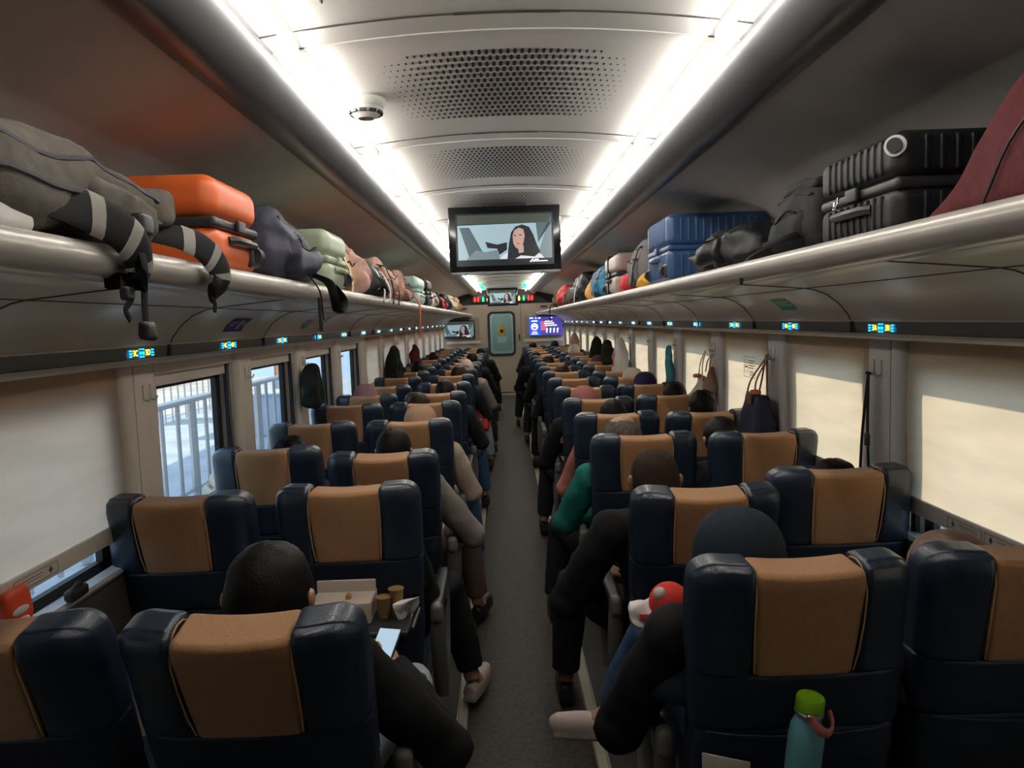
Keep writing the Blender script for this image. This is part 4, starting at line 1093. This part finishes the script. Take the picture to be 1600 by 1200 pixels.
def soft_bag(name, loc, size, m, label, cat, amp=.02, seed=1, rz=0, flap=True, straps=0, strap_m='strap_black', taper=.25, group=None, s=1, pocket=True, zip_m='strap_black'):
    L, W, H = size   # L along y, W along x
    t = empty(name, loc, label, cat, group, rz)
    def fn(v):
        k = 1-taper*max(0, v.z/H-.35)**1.2
        p = Vector((v.x*k, v.y*k, v.z))
        w_ = min(1, v.z/.04)
        d = Vector((nz(p, 7, seed), nz(p, 7, seed+4), nz(p, 7, seed+8)))*amp + Vector((nz(p, 19, seed), nz(p, 19, seed+4), nz(p, 19, seed+8)))*amp*.35
        return p+d*w_
    MB().rbox((0, 0, H/2), (W, L, H), min(L, W, H)*.34, n=12, seg=5, fn=fn).build('bag_body', m, t)
    if pocket:
        def f2(v): return fn(v)
        MB().rbox((-s*(W/2-.01), 0, H*.36), (.07, L*.62, H*.48), .03, n=5, seg=4, fn=f2).build('front_pocket', m, t)
        q = MB(); q.tube([fn(Vector((-s*(W/2+.024), -L*.27+L*.54*i/8, H*.56+.01*math.sin(i)))) for i in range(9)], .0035, 6); q.build('zipper', zip_m, t)
    if flap:
        q = MB(); q.tube([fn(Vector((-s*(W/2-.012), -L*.40+L*.80*i/12, H*.80))) for i in range(13)], .004, 6); q.build('top_zipper', zip_m, t)
    for i in range(straps):
        y = (-.28+.56*i/max(1, straps-1))*L
        q = MB(); q.tube([(-s*(W*.30), y, H*.86), (-s*(W*.46), y+.01, H*.80), (-s*(W/2+.02), y+.02, H*.45), (-s*(W/2+.035), y+.01, .03), (-s*(W/2+.03), y-.02, -.03)], .019, 8, flat=.22, side=(0, 1, 0)); q.build('strap', strap_m, t)
    return t
def spline(pts):
    P = [Vector(p) for p in pts]; out = []
    for i in range(len(P)-1):
        p0, p1, p2, p3 = P[max(i-1, 0)], P[i], P[i+1], P[min(i+2, len(P)-1)]
        for k in range(6):
            u = k/6; out.append(.5*((2*p1)+(p2-p0)*u+(2*p0-5*p1+4*p2-p3)*u*u+(3*p1-p0-3*p2+p3)*u**3))
    return out+[P[-1]]
def fixed_tube(name, pts, m, parent, r=.015, flat=.2, side=None, n=1):
    """smooth band through the given points"""
    P = [Vector(p) for p in pts]; out = []
    for i in range(len(P)-1):
        p0, p1, p2, p3 = P[max(i-1, 0)], P[i], P[i+1], P[min(i+2, len(P)-1)]
        for k in range(6):
            u = k/6; out.append(.5*((2*p1)+(p2-p0)*u+(2*p0-5*p1+4*p2-p3)*u*u+(3*p1-p0-3*p2+p3)*u**3))
    out.append(P[-1])
    return MB().tube(out, r, 8, flat=flat, side=side).build(name, m, parent)

# ---- left rack
LX = -.80
t = empty('food_box', (-.862, 1.115, RZ), 'clear lidded white plastic box at the left edge of the rack', 'box')
MB().rbox((0, 0, .027), (.15, .24, .054), .018, seg=3).build('tray', 'white_plastic', t)
mg = mat('clear_lid', (.8, .8, .8), .08, trans=.9)
MB().rbox((0, 0, .065), (.135, .22, .03), .012, seg=3).build('lid', mg, t)
MB().rbox((0, 0, .055), (.11, .19, .035), .02, n=3, seg=3, fn=wobble(.01, 20)).build('contents', mat('brown_food', (.05, .02, .012), .5), t)
soft_bag('handbag', (-1.12, 1.03, RZ), (.30, .22, .27), mat('brown_leather', (.07, .025, .014), .5), 'dark brown bag at the very left edge of the rack, behind the clear box', 'bag', amp=.015, seed=21, straps=0, s=-1)
# large grey brown backpack lying along the rack
t = empty('backpack', (-1.03, 1.37, RZ), 'large grey brown backpack lying on the left rack, striped straps hanging down', 'backpack')
def bp(v):
    u = (v.y+.37)/.74; k = 1; kk = .67-.16*max(0, u-.45)**1.2
    p = Vector((v.x*(1-.12*max(0, u-.5)), v.y, v.z*kk))
    return p+Vector((nz(p, 6, 2), nz(p, 6, 3), nz(p, 6, 4)))*.022+Vector((nz(p, 18, 2), nz(p, 18, 3), nz(p, 18, 4)))*.008
MB().rbox((0, 0, .145), (.50, .74, .29), .11, n=16, seg=6, fn=bp).build('bag_body', 'pack_grey', t)
for (x, z, nm) in ((.242, .215, 'upper'), (.250, .13, 'lower')):
    P_ = [bp(Vector((x, -.36+.68*i/14, z+.0))) for i in range(15)]
    MB().tube(P_, .006, 6).build('zipper', mat('zip_violet', (.045, .038, .055), .7), t)
q = MB(); q.tube([bp(Vector((.10+.0*i, -.33+.6*i/14, .292))) for i in range(15)], .008, 6); q.build('zipper', 'zip_violet', t)
def bp2(v): return bp(v)
MB().rbox((.235, .14, .115), (.07, .28, .12), .03, n=6, seg=4, fn=bp2).build('side_pocket', 'pack_grey', t)
MB().rbox((.08, .36, .12), (.30, .10, .09), .03, n=4, seg=3, fn=wobble(.02, 9)).build('grab_flap', 'pack_grey', t)
# padded shoulder straps with light stripes across
for i, (y0, P_) in enumerate(((0, [(.16, -.16, .05), (.235, -.08, .060), (.275, 0, .045), (.295, .07, .005), (.285, .10, -.045), (.272, .06, -.07)]),
                             (1, [(.12, .30, .07), (.20, .36, .065), (.265, .42, .045), (.295, .47, .005), (.30, .485, -.04), (.285, .46, -.075)]))):
    sp = spline(P_)
    o = MB().tube(sp, .044, 12, flat=.24, side=(.2, 1, .45)).build('shoulder_strap', 'strap_black', t)
    for j in range(10, len(sp)-4, 6): MB().tube(sp[j:j+3], .0455, 12, flat=.26, side=(.2, 1, .45)).build('stripe', 'strap_grey', o)
fixed_tube('hanging_strap', [(.24, .06, .07), (.285, .08, .03), (.305, .085, -.03), (.30, .085, -.10), (.30, .085, -.15)], 'strap_black', t, r=.013, flat=.25, side=(0, 1, 0))
MB().rbox((.302, .085, -.162), (.022, .045, .032), .008, seg=2, fn=wobble(.006, 30)).build('buckle', 'dark_plastic', t)
fixed_tube('webbing', [(.275, .06, -.06), (.285, .04, -.085), (.29, .055, -.10), (.29, .03, -.12), (.29, .045, -.14)], 'strap_black', t, r=.008, flat=.35, side=(0, 1, 0))
MB().rbox((.288, .045, -.09), (.018, .03, .026), .006, seg=2).build('buckle', 'dark_plastic', t)
MB().rbox((.28, .14, .05), (.03, .05, .045), .01, seg=2).build('buckle', 'dark_plastic', t)
fixed_tube('webbing', [(.285, .46, -.08), (.29, .465, -.10), (.29, .46, -.12)], 'strap_black', t, r=.009, flat=.4, side=(0, 1, 0))

c = suitcase((-1.055, 2.23, RZ), .37, .50, .265, 'case_orange', 'bright orange hard suitcase on the left rack', ribs=False, s=-1, trim='dark_plastic', handle=True)
wheels(c, .50, .37, .265, -1, ys=(1,))
MB().rbox((-.02, -.06, .262), (.3, .01, .004), .002, seg=2).build('groove', 'case_orange', c)
t = soft_bag('backpack', (-1.0, 2.79, RZ), (.56, .46, .25), 'pack_navy', 'slate navy backpack between the orange and the sage suitcases', 'backpack', amp=.035, seed=5, s=-1, straps=0)
fixed_tube('shoulder_strap', [(.22, .16, .04), (.27, .22, .01), (.285, .24, -.05), (.28, .30, -.10), (.285, .38, -.10), (.285, .40, -.05), (.27, .30, 0)], 'strap_black', t, r=.018, flat=.3, side=(1, .2, 0))
fixed_tube('cord', [(.24, .0, .04), (.28, .02, -.03), (.285, .03, -.10), (.285, .04, -.14)], 'strap_black', t, r=.003, flat=1)
t2 = MB().tube([(-.735, 2.86, 1.83), (-.733, 2.86, 1.70)], .018, 8, flat=.3, side=(0, 1, 0)).build('hanging_webbing', 'strap_black')
t2.parent = t; t2.matrix_parent_inverse = Matrix.Translation((1.0, -2.79, -RZ))
c = suitcase((-1.04, 3.50, RZ), .40, .50, .27, 'case_sage', 'sage green hard suitcase on the left rack', ribs=False, s=-1, trim='case_sage')
wheels(c, .50, .42, .27, -1, ys=(1,))
soft_bag('travel_bag', (-1.04, 3.82, RZ), (.36, .46, .26), 'tan_bag', 'light tan boxy bag beside the sage suitcase', 'bag', amp=.012, seed=8, s=-1, straps=1, strap_m='cream_cloth')
soft_bag('folded_jacket', (-.98, 4.16, RZ), (.32, .40, .27), 'pink_cloth', 'pale pink jacket bundled on the left rack beside the tan bag', 'clothing', amp=.06, seed=9, s=-1, pocket=False, flap=False, taper=.5)
q = soft_bag('tote_bag', (-.97, 4.58, RZ), (.40, .40, .20), 'case_black', 'black and white patterned tote on the left rack', 'bag', amp=.04, seed=10, s=-1, straps=2, strap_m='white_plastic')
for k in range(4): MB().rbox((.205, -.13+.085*k, .07+.03*(k % 2)), (.012, .04, .05), .005, n=2, seg=2, fn=wobble(.02, 30, k)).build('white_patch', 'white_plastic', q)
soft_bag('duffel_bag', (-1.0, 5.05, RZ), (.46, .44, .27), 'pink_cloth', 'dusty pink duffel with black trim beyond the patterned tote', 'bag', amp=.04, seed=11, s=-1, straps=2)
soft_bag('duffel_bag', (-.99, 5.62, RZ), (.52, .46, .20), mat('dusty_rose', (.30, .17, .14), .85, spec=.2, bump=.4, bscale=60), 'salmon coloured soft bag drooping over the left rack edge', 'bag', amp=.06, seed=12, s=-1, straps=0, flap=False)
soft_bag('shoulder_bag', (-1.02, 6.15, RZ), (.40, .44, .26), 'cloth_brown', 'mauve brown bag with orange strap hanging over the left rack', 'bag', amp=.03, seed=13, s=-1)
t = COL.objects['shoulder_bag']; fixed_tube('orange_strap', [(.2, .1, .1), (.28, .12, .02), (.29, .12, -.10), (.285, .12, -.30)], 'case_orange', t, r=.022, flat=.3, side=(0, 1, 0))
c = suitcase((-1.03, 6.95, RZ), .60, .50, .26, 'case_mint', 'mint green hard suitcase farther along the left rack', ribs=False, s=-1, trim='case_mint')
c = suitcase((-1.03, 7.75, RZ), .48, .50, .28, 'case_black', 'black suitcase beyond the mint one on the left rack', ribs=False, s=-1)
more_l = [('travel_bag', 8.6, .5, 'cream_cloth', .22, 'cream bag beyond the black suitcase, left rack'), ('backpack', 9.3, .5, 'pack_dark', .20, 'black backpack far along the left rack before the red bag'),
          ('shoulder_bag', 10.0, .4, 'red_cloth', .16, 'small red bag far along the left rack'), ('travel_bag', 10.9, .6, 'case_black', .24, 'black bag beyond the small red one, left rack'),
          ('travel_bag', 12.1, .5, 'cream_cloth', .26, 'cream bag near the far end of the left rack'), ('backpack', 13.4, .6, 'tan_bag', .28, 'tan backpack at the far end of the left rack')]
for i, (nm, y, L, m, H, lab) in enumerate(more_l): soft_bag(nm, (-1.02, y, RZ), (L, .44, H), m, lab, 'bag' if 'pack' not in nm else 'backpack', amp=.035, seed=30+i, s=-1, straps=1)
# ---- right rack
t = empty('tote_bag', (1.12, 1.36, RZ), 'large maroon cloth tote slumped on the right rack at the edge of the frame', 'bag')
def tf(v):
    u = (v.z)/.34; k = 1-.30*max(0, u)
    p = Vector((v.x*k, (v.y+.0)*(1-.58*u)-.14*u, v.z*.86))
    return p+Vector((nz(p, 6, 41), nz(p, 6, 42), nz(p, 6, 43)))*.018
MB().rbox((0, 0, .165), (.50, .62, .33), .05, n=14, seg=4, fn=tf).build('bag_body', 'maroon_cloth', t)
MB().tube([tf(Vector((-.257, .04+.004*i, .02+.028*i))) for i in range(12)], .003, 6).build('seam', 'black', t)
MB().rbox((0, -.13, .265), (.30, .20, .05), .02, n=5, seg=3, fn=wobble(.03, 9, 6)).build('folded_top', 'maroon_cloth', t)
fixed_tube('handle', [(-.14, -.18, .26), (-.17, -.14, .29), (-.14, -.10, .30), (-.10, -.06, .26)], 'maroon_cloth', t, r=.018, flat=.3)
c = suitcase((1.13, 1.93, RZ), .42, .50, .245, 'case_black', 'black ribbed hard suitcase beside the maroon tote', s=1)
MB().tube([(-.244, -.195, .205), (-.252, -.205, .205)], .024, 24).build('wheel_ring', 'white_plastic', c)
MB().tube([(-.249, -.201, .205), (-.256, -.2095, .205)], .017, 24).build('wheel_hub', 'black_rubber', c)
fixed_tube('zip_pull', [(-.262, .06, .13), (-.268, .055, .11), (-.268, .075, .10), (-.264, .08, .12)], 'chrome', c, r=.003, flat=1)
t = soft_bag('backpack', (1.10, 2.42, RZ), (.38, .42, .24), 'pack_dark', 'charcoal backpack between the black and blue suitcases, buckle strap hanging', 'backpack', amp=.02, seed=15, straps=0)
MB().rbox((-.02, .0, .232), (.30, .30, .035), .015, n=4, seg=3, fn=wobble(.015, 9, 3)).build('lid', 'pack_dark', t)
fixed_tube('hanging_strap', [(-.18, .06, .05), (-.26, .06, .04), (-.31, .07, .01), (-.325, .08, -.03), (-.325, .09, -.07)], 'strap_black', t, r=.016, flat=.25, side=(0, 1, 0))
fixed_tube('side_strap', [(-.20, -.12, .07), (-.25, -.10, .06), (-.26, .06, .05)], 'strap_black', t, r=.012, flat=.3, side=(0, 0, 1))
soft_bag('travel_bag', (1.02, 2.98, RZ), (.62, .42, .17), 'case_black', 'floppy black bag lying against the blue suitcase', 'bag', amp=.05, seed=16, straps=1, taper=.5)
c = suitcase((1.07, 4.03, RZ), .54, .52, .345, 'case_blue', 'big navy blue ribbed suitcase on the right rack', s=1, trim='case_blue')
wheels(c, .52, .54, .345, 1, ys=(-1, 1))
soft_bag('pouch', (.93, 4.50, RZ), (.28, .26, .10), 'yellow_cloth', 'yellow cloth pouch squeezed beside the navy blue suitcase', 'pouch', amp=.03, seed=17, pocket=False)
t = soft_bag('backpack', (1.06, 4.92, RZ), (.40, .44, .34), 'grey_cloth', 'tall grey backpack between the yellow pouch and pink beige suitcase', 'backpack', amp=.02, seed=18, straps=1)
soft_bag('pouch', (.92, 5.30, RZ), (.20, .22, .14), 'red_cloth', 'small bright red bag on the right rack', 'pouch', amp=.02, seed=19, pocket=False)
c = suitcase((1.07, 5.86, RZ), .62, .50, .31, 'case_pink', 'pink beige hard suitcase with black strap, right rack', ribs=False, s=1)
MB().rbox((0, .08, .155), (.515, .05, .325), .02, seg=2).build('luggage_strap', 'strap_black', c)
wheels(c, .50, .62, .31, 1, ys=(1,))
soft_bag('backpack', (1.03, 6.75, RZ), (.62, .44, .30), 'blue_cloth', 'teal and peach backpack on the right rack', 'backpack', amp=.03, seed=20, straps=2, strap_m='pink_cloth', zip_m='tan_bag')
soft_bag('pouch', (.96, 7.5, RZ), (.3, .26, .22), 'yellow_cloth', 'mustard bag beyond the teal backpack', 'bag', amp=.03, seed=22, pocket=False)
soft_bag('backpack', (1.03, 8.6, RZ), (.9, .44, .33), 'case_black', 'large black backpack with white curved trim, right rack', 'backpack', amp=.03, seed=23, straps=1, strap_m='white_plastic')
more_r = [('travel_bag', 9.9, .6, 'cloth_brown', .25, 'brown bag beyond the large black backpack, right rack'), ('travel_bag', 11.0, .6, 'red_cloth', .32, 'red orange bag near the far end of the right rack'),
          ('backpack', 12.0, .6, 'cloth_brown', .30, 'dark brown backpack at the far end of the right rack')]
for i, (nm, y, L, m, H, lab) in enumerate(more_r):
    t = soft_bag(nm, (1.03, y, RZ), (L, .44, H), m, lab, 'bag' if 'pack' not in nm else 'backpack', amp=.035, seed=50+i, straps=1)
fixed_tube('hanging_strap', [(-.2, 0, .1), (-.29, 0, .03), (-.30, .02, -.08), (-.29, .05, -.2)], 'strap_black', t, r=.03, flat=.3, side=(0, 1, 0))

# ------------------------------------------------------------------ things hanging from the coat hooks
def hang_y(k): a, b = pil[k]; return (a+b)/2+.06
def cloth_hang(name, s, k, z_top, h, wd, dep, m, label, cat, seed=1, pinch=.25, dy=0, strap=None, off=.0, rad=None):
    x = s*(XW-.065-dep/2-off); y = hang_y(k)+dy
    t = empty(name, (x, y, z_top), label, cat)
    def fn(v):
        u = -v.z/h; w_ = pinch+(1-pinch)*min(1, max(0, u)*2.2)**.8 if u < .9 else 1-.3*(u-.9)*3
        p = Vector((v.x*w_, v.y*w_, v.z))
        return p+Vector((nz(p, 9, seed), nz(p, 9, seed+2), nz(p, 9, seed+4)))*.03+Vector((.012*math.sin(v.y*60+seed), 0, 0))
    MB().rbox((0, 0, -h/2), (dep, wd, h), dep*.42, n=12, seg=4, fn=fn).build('cloth' if not strap else 'bag_body', m, t)
    if strap:
        H_ = strap[0]
        for dd in (-.022, .022):
            fixed_tube('strap', [(s*.03, 0+dd*.5, H_), (0, dd*1.3, H_*.5), (-s*.01, dd*2.2, -.03)], strap[1], t, r=.010, flat=.35, side=(0, 1, 0))
    return t
# left side
t = cloth_hang('hanging_bag', -1, 5, 1.47, .28, .17, .11, mat('olive_black', (.018, .022, .017), .8, bump=.4, bscale=60, spec=.2), 'dark olive drooping bag hanging on a left window pillar', 'bag', seed=3, pinch=.55, dy=-.14)
cloth_hang('hanging_jacket', -1, 8, 1.46, .42, .28, .16, 'olive_black', 'dark jacket hanging between drawn blinds on the left wall', 'jacket', seed=4)
cloth_hang('hanging_jacket', -1, 10, 1.42, .34, .24, .12, 'maroon_cloth', 'maroon garment hanging far along the left wall', 'jacket', seed=5)
# right side
def loop(name, label, k, m, L, wdt, dy=0):
    x = XW-.066; y = hang_y(k)+dy
    t = empty(name, (x, y, 1.47), label, 'strap')
    for s_, dd in ((-1, .0), (1, .0)):
        fixed_tube('strap_side', [(0, .0, 0), (-.012, s_*wdt*.5, -L*.5), (-.01, s_*wdt, -L)], m, t, r=.011, flat=.25, side=(0, 1, 0))
    MB().tube([(0, -.012, .002), (0, .012, .002)], .006, 8).build('loop_top', m, t)
    MB().rbox((-.014, -wdt*.5, -L*.5), (.01, .03, .05), .003, seg=2).build('slider_buckle', 'dark_plastic', t)
    return t
loop('hanging_strap', 'long black strap hanging from the nearest right window pillar', 3, 'strap_black', .50, .045)
t = empty('tote_bag', (XW-.115, hang_y(4), 1.13), 'navy tote bag with brown leather handles hanging by the right window', 'bag')
def tb(v):
    u = (v.z+.16)/.32
    p = Vector((v.x*(1-.55*u), v.y*(1.15-.35*u+.12*math.sin(u*3)), v.z))
    return p+Vector((nz(p, 10, 61), nz(p, 10, 62), nz(p, 10, 63)))*.015
mat('navy_nylon', (.018, .022, .055), .5, bump=.4, bscale=60, spec=.2); mat('brown_handle', (.16, .06, .03), .5)
MB().rbox((0, 0, 0), (.15, .27, .32), .03, n=12, seg=4, fn=tb).build('bag_body', 'navy_nylon', t)
for dx in (-.03, .03):
    fixed_tube('handle', [(dx, -.075, .12), (dx+.01, -.04, .22), (.05, -.012, .34), (.05, .012, .34), (dx+.01, .045, .22), (dx, .08, .12)], 'brown_handle', t, r=.011, flat=.3, side=(0, 1, 0))
MB().rbox((-.045, -.01, .135), (.012, .075, .07), .005, seg=2).build('leather_flap', 'brown_handle', t)
sc_ = MB()
for k in range(8): sc_.ball((-.03+.018*math.cos(k*.8), -.06+.022*math.sin(k*.8), .17), .013, seg=8, rings=6)
sc_.build('scrunchie', mat('copper_cloth', (.55, .16, .07), .4), t)
t = cloth_hang('tote_bag', 1, 5, 1.30, .34, .22, .10, 'cream_cloth', 'cream cloth tote with copper scrunchie hanging by a right window', 'bag', seed=7, strap=(.17, 'cream_cloth'))
sc_ = MB()
for k in range(8): sc_.ball((-.03+.018*math.cos(k*.8), .022*math.sin(k*.8), .0), .013, seg=8, rings=6)
sc_.build('scrunchie', 'copper_cloth', t)
cloth_hang('paper_bag', 1, 5, 1.36, .26, .10, .06, mat('kraft', (.25, .15, .11), .8), 'small brown bag hanging beside the cream tote', 'bag', seed=8, dy=-.11, strap=(.09, 'kraft'))
t = cloth_hang('umbrella', 1, 6, 1.475, .42, .075, .05, mat('teal_cloth', (.03, .20, .27), .6), 'teal folded cloth hanging on a right window pillar', 'scarf', seed=9, pinch=.3)
t.name = 'hanging_scarf'
t = cloth_hang('plastic_bag', 1, 8, 1.47, .46, .30, .16, mat('white_film', (.75, .72, .70), .35), 'white plastic bag with red printed panel on a right pillar', 'bag', seed=10, pinch=.2)
MB().rbox((-.075, .03, -.24), (.006, .085, .16), .002, n=2, seg=2, fn=wobble(.01, 8)).build('red_print', mat('red_print', (.65, .06, .06), .5), t)
cloth_hang('hanging_jacket', 1, 9, 1.45, .36, .26, .14, 'olive_black', 'olive black jacket hanging beyond the white plastic bag', 'jacket', seed=11)
cloth_hang('hanging_jacket', 1, 10, 1.44, .40, .30, .16, 'cloth_black', 'black jacket hanging farther along the right wall', 'jacket', seed=12)
cloth_hang('plastic_bag', 1, 13, 1.45, .34, .22, .12, 'pink_cloth', 'pinkish bag hanging at the far right windows', 'bag', seed=13, strap=(.05, 'cream_cloth'))

# ------------------------------------------------------------------ small things near the seats
# bottle in the back pocket of the near right seat
t = empty('water_bottle', (.590, 1.573, .575), 'turquoise steel bottle with lime green lid in the seat pocket', 'bottle')
t.rotation_euler = (R(3), R(5), 0)
MB().lathe([(.030, 0), (.037, .006), (.038, .02), (.038, .20), (.036, .225), (.028, .246), (.023, .252), (.023, .262)], 32).build('bottle_body', mat('turquoise', (.12, .34, .36), .45), t)
MB().lathe([(.027, .258), (.030, .262), (.0305, .292), (.028, .298), (.0, .299)], 32).build('lid', mat('lime', (.20, .44, .012), .4), t)
MB().lathe([(.0315, .258), (.0315, .264), (.029, .266)], 32).build('collar', 'steel', t)
fixed_tube('carry_strap', [(-.012, -.032, .268), (.0, -.045, .252), (.022, -.047, .240), (.040, -.032, .248), (.040, -.008, .270)], mat('strap_pink', (.42, .13, .12), .6), t, r=.011, flat=.3, side=(0, 0, 1))
MB().ball((-.014, -.033, .268), .006).build('strap_pin', 'chrome', t)
t = empty('paper_sheet', (.44, 1.60, .63), 'cream leaflet sticking out of the near right seat pocket', 'leaflet')
MB().rbox((0, 0, 0), (.11, .004, .16), .001, n=2, seg=1, fn=lambda v: (v.x, v.y+.3*v.x*v.x, v.z-.25*v.x)).build('sheet', 'cream_cloth', t)
# toy and wrapper by the near right seat
t = empty('plush_cushion', (.425, 2.10, .880), 'red round plush with pale patches held beside the near right seat', 'toy')
MB().ball((0, 0, 0), (.060, .055, .06), seg=24, rings=16).build('plush', mat('plush_red', (.55, .025, .02), .8, bump=.4, bscale=300), t)
for a, b, r_ in ((215, 42, .020), (232, -22, .024)):
    d = Vector((math.cos(R(a))*math.cos(R(b)), math.sin(R(a))*math.cos(R(b)), math.sin(R(b))))
    MB().ball(d*.052, r_).build('white_spot', 'cream_cloth', t)
t = empty('snack_packet', (.365, 2.12, .835), 'crumpled white wrapper with red print under the spotted plush', 'wrapper')
MB().rbox((0, 0, 0), (.09, .08, .08), .03, n=5, seg=3, fn=wobble(.03, 22, 4)).build('wrapper', 'white_film', t)
MB().rbox((-.01, -.043, .01), (.035, .006, .018), .003, n=1, seg=2, fn=wobble(.01, 22, 4)).build('red_mark', 'red_print', t)
# meal on the folding table behind the second left seat
t = empty('folding_table', (-.57, 2.405, .735), 'dark folding table let down behind the second left aisle seat', 'table')
MB().rbox((0, 0, 0), (.40, .25, .018), .008, seg=2).build('table_top', 'dark_plastic', t)
for s_ in (-1, 1): MB().tube([(s_*.205, -.08, -.005), (s_*.205, .13, -.02)], .008, 8).build('arm', 'dark_plastic', t)
t = empty('food_box', (-.60, 2.42, .745), 'white cardboard food box on the folding table', 'box')
MB().rbox((0, 0, .035), (.20, .14, .07), .004, seg=2).build('tray', mat('card', (.55, .47, .40), .7), t)
MB().rbox((0, .045, .085), (.20, .012, .05), .004, seg=2).build('lid', 'card', t)
MB().rbox((.02, -.02, .074), (.016, .03, .02), .004, seg=2).build('tab', 'tan_bag', t)
for i, (x, y, hh, lab) in enumerate(((-.465, 2.40, .070, 'squat brown paper cup beside the white food box'), (-.425, 2.42, .09, 'taller brown paper cup beside the white food box'))):
    t = empty('paper_cup', (x, y, .745), lab, 'cup')
    MB().lathe([(.018, 0), (.025, hh)], 18).build('cup', mat('brown_card', (.22, .13, .05), .7), t)
    MB().tube([(.026*math.cos(R(30*k)), .026*math.sin(R(30*k)), hh) for k in range(13)], .002, 6).build('rim', 'brown_card', t)
t = MB().rbox((-.385, 2.40, .775), (.045, .035, .035), .012, n=5, seg=3, fn=wobble(.05, 30, 3)).build('paper_tissue', 'white_film'); tag(t, 'crumpled white tissue beside the brown paper cups', 'tissue')
# phones
def phone(loc, rot, label, glow):
    t = empty('mobile_phone', loc, label, 'phone'); t.rotation_euler = [R(a) for a in rot]
    MB().rbox((0, 0, 0), (.075, .155, .009), .004, seg=2).build('case', 'gloss_black', t)
    MB().add([(-.033, -.072, .0052), (.033, -.072, .0052), (.033, .072, .0052), (-.033, .072, .0052)], [(0, 1, 2, 3)]).build('screen', glow, t, smooth=False)
    return t
G1 = mat('phone_glow', (.30, .38, .80), emit=1.0); G2 = mat('phone_glow_pale', (.30, .42, .52), emit=.9)
phone((-.42, 2.10, .765), (32, 0, -15), 'lit phone held by the black haired passenger bottom left', G2)
phone((.435, 2.95, .78), (30, -12, 8), 'blue lit phone beside the second right aisle seat', G1)
phone((.405, 3.86, .80), (34, -10, 8), 'pale lit phone beside the third right aisle seat', G2)
# bottle with teal cap in the pocket area left
t = empty('water_bottle', (-.835, 2.43, .62), 'clear bottle with teal cap behind a left seat', 'bottle')
MB().lathe([(.03, 0), (.032, .01), (.032, .15), (.014, .19), (.013, .20)], 20).build('bottle_body', 'clear_lid', t)
MB().lathe([(.017, .198), (.017, .222), (.015, .226)], 20).build('cap', mat('cap_teal', (.01, .32, .26), .4), t)
# red snack bag on the left sill and black latch
t = empty('snack_packet', (-1.375, 1.95, .915), 'orange red snack packet with white leaf print on the left sill', 'packet')
def sb(v): return (v.x*(1-.5*abs(v.z-.065)/.065), v.y, v.z+.01*nz(v, 20))
MB().rbox((0, 0, .065), (.05, .10, .13), .018, n=6, seg=3, fn=sb).build('bag_body', mat('packet_red', (.75, .08, .02), .4), t)
for dz, a in ((.075, .4), (.045, .3)):
    q = MB().ball((.023, -.012, dz), (.006, .034, .011), seg=16, rings=8); q.build('leaf_print', 'white_film', t)
t = empty('sill_latch', (-1.37, 2.22, .915), 'black latch on the left window sill beside the red packet', 'latch')
MB().rbox((0, 0, .018), (.035, .09, .036), .012, seg=3).build('latch_body', 'black_rubber', t)
MB().tube([(0, -.03, .03), (.01, .0, .048), (0, .03, .03)], .007, 8).build('catch', 'black_rubber', t)
# red and teal bags far up the aisle on the left
soft_bag('handbag', (-.30, 8.05, .52), (.30, .18, .34), 'red_cloth', 'bright red bag standing out into the aisle far up on the left', 'bag', amp=.02, seed=70, pocket=False, s=-1)
soft_bag('pouch', (-.34, 9.3, .72), (.22, .12, .26), 'cloth_teal', 'teal green bag just beyond the bright red one', 'bag', amp=.02, seed=71, pocket=False, s=-1)
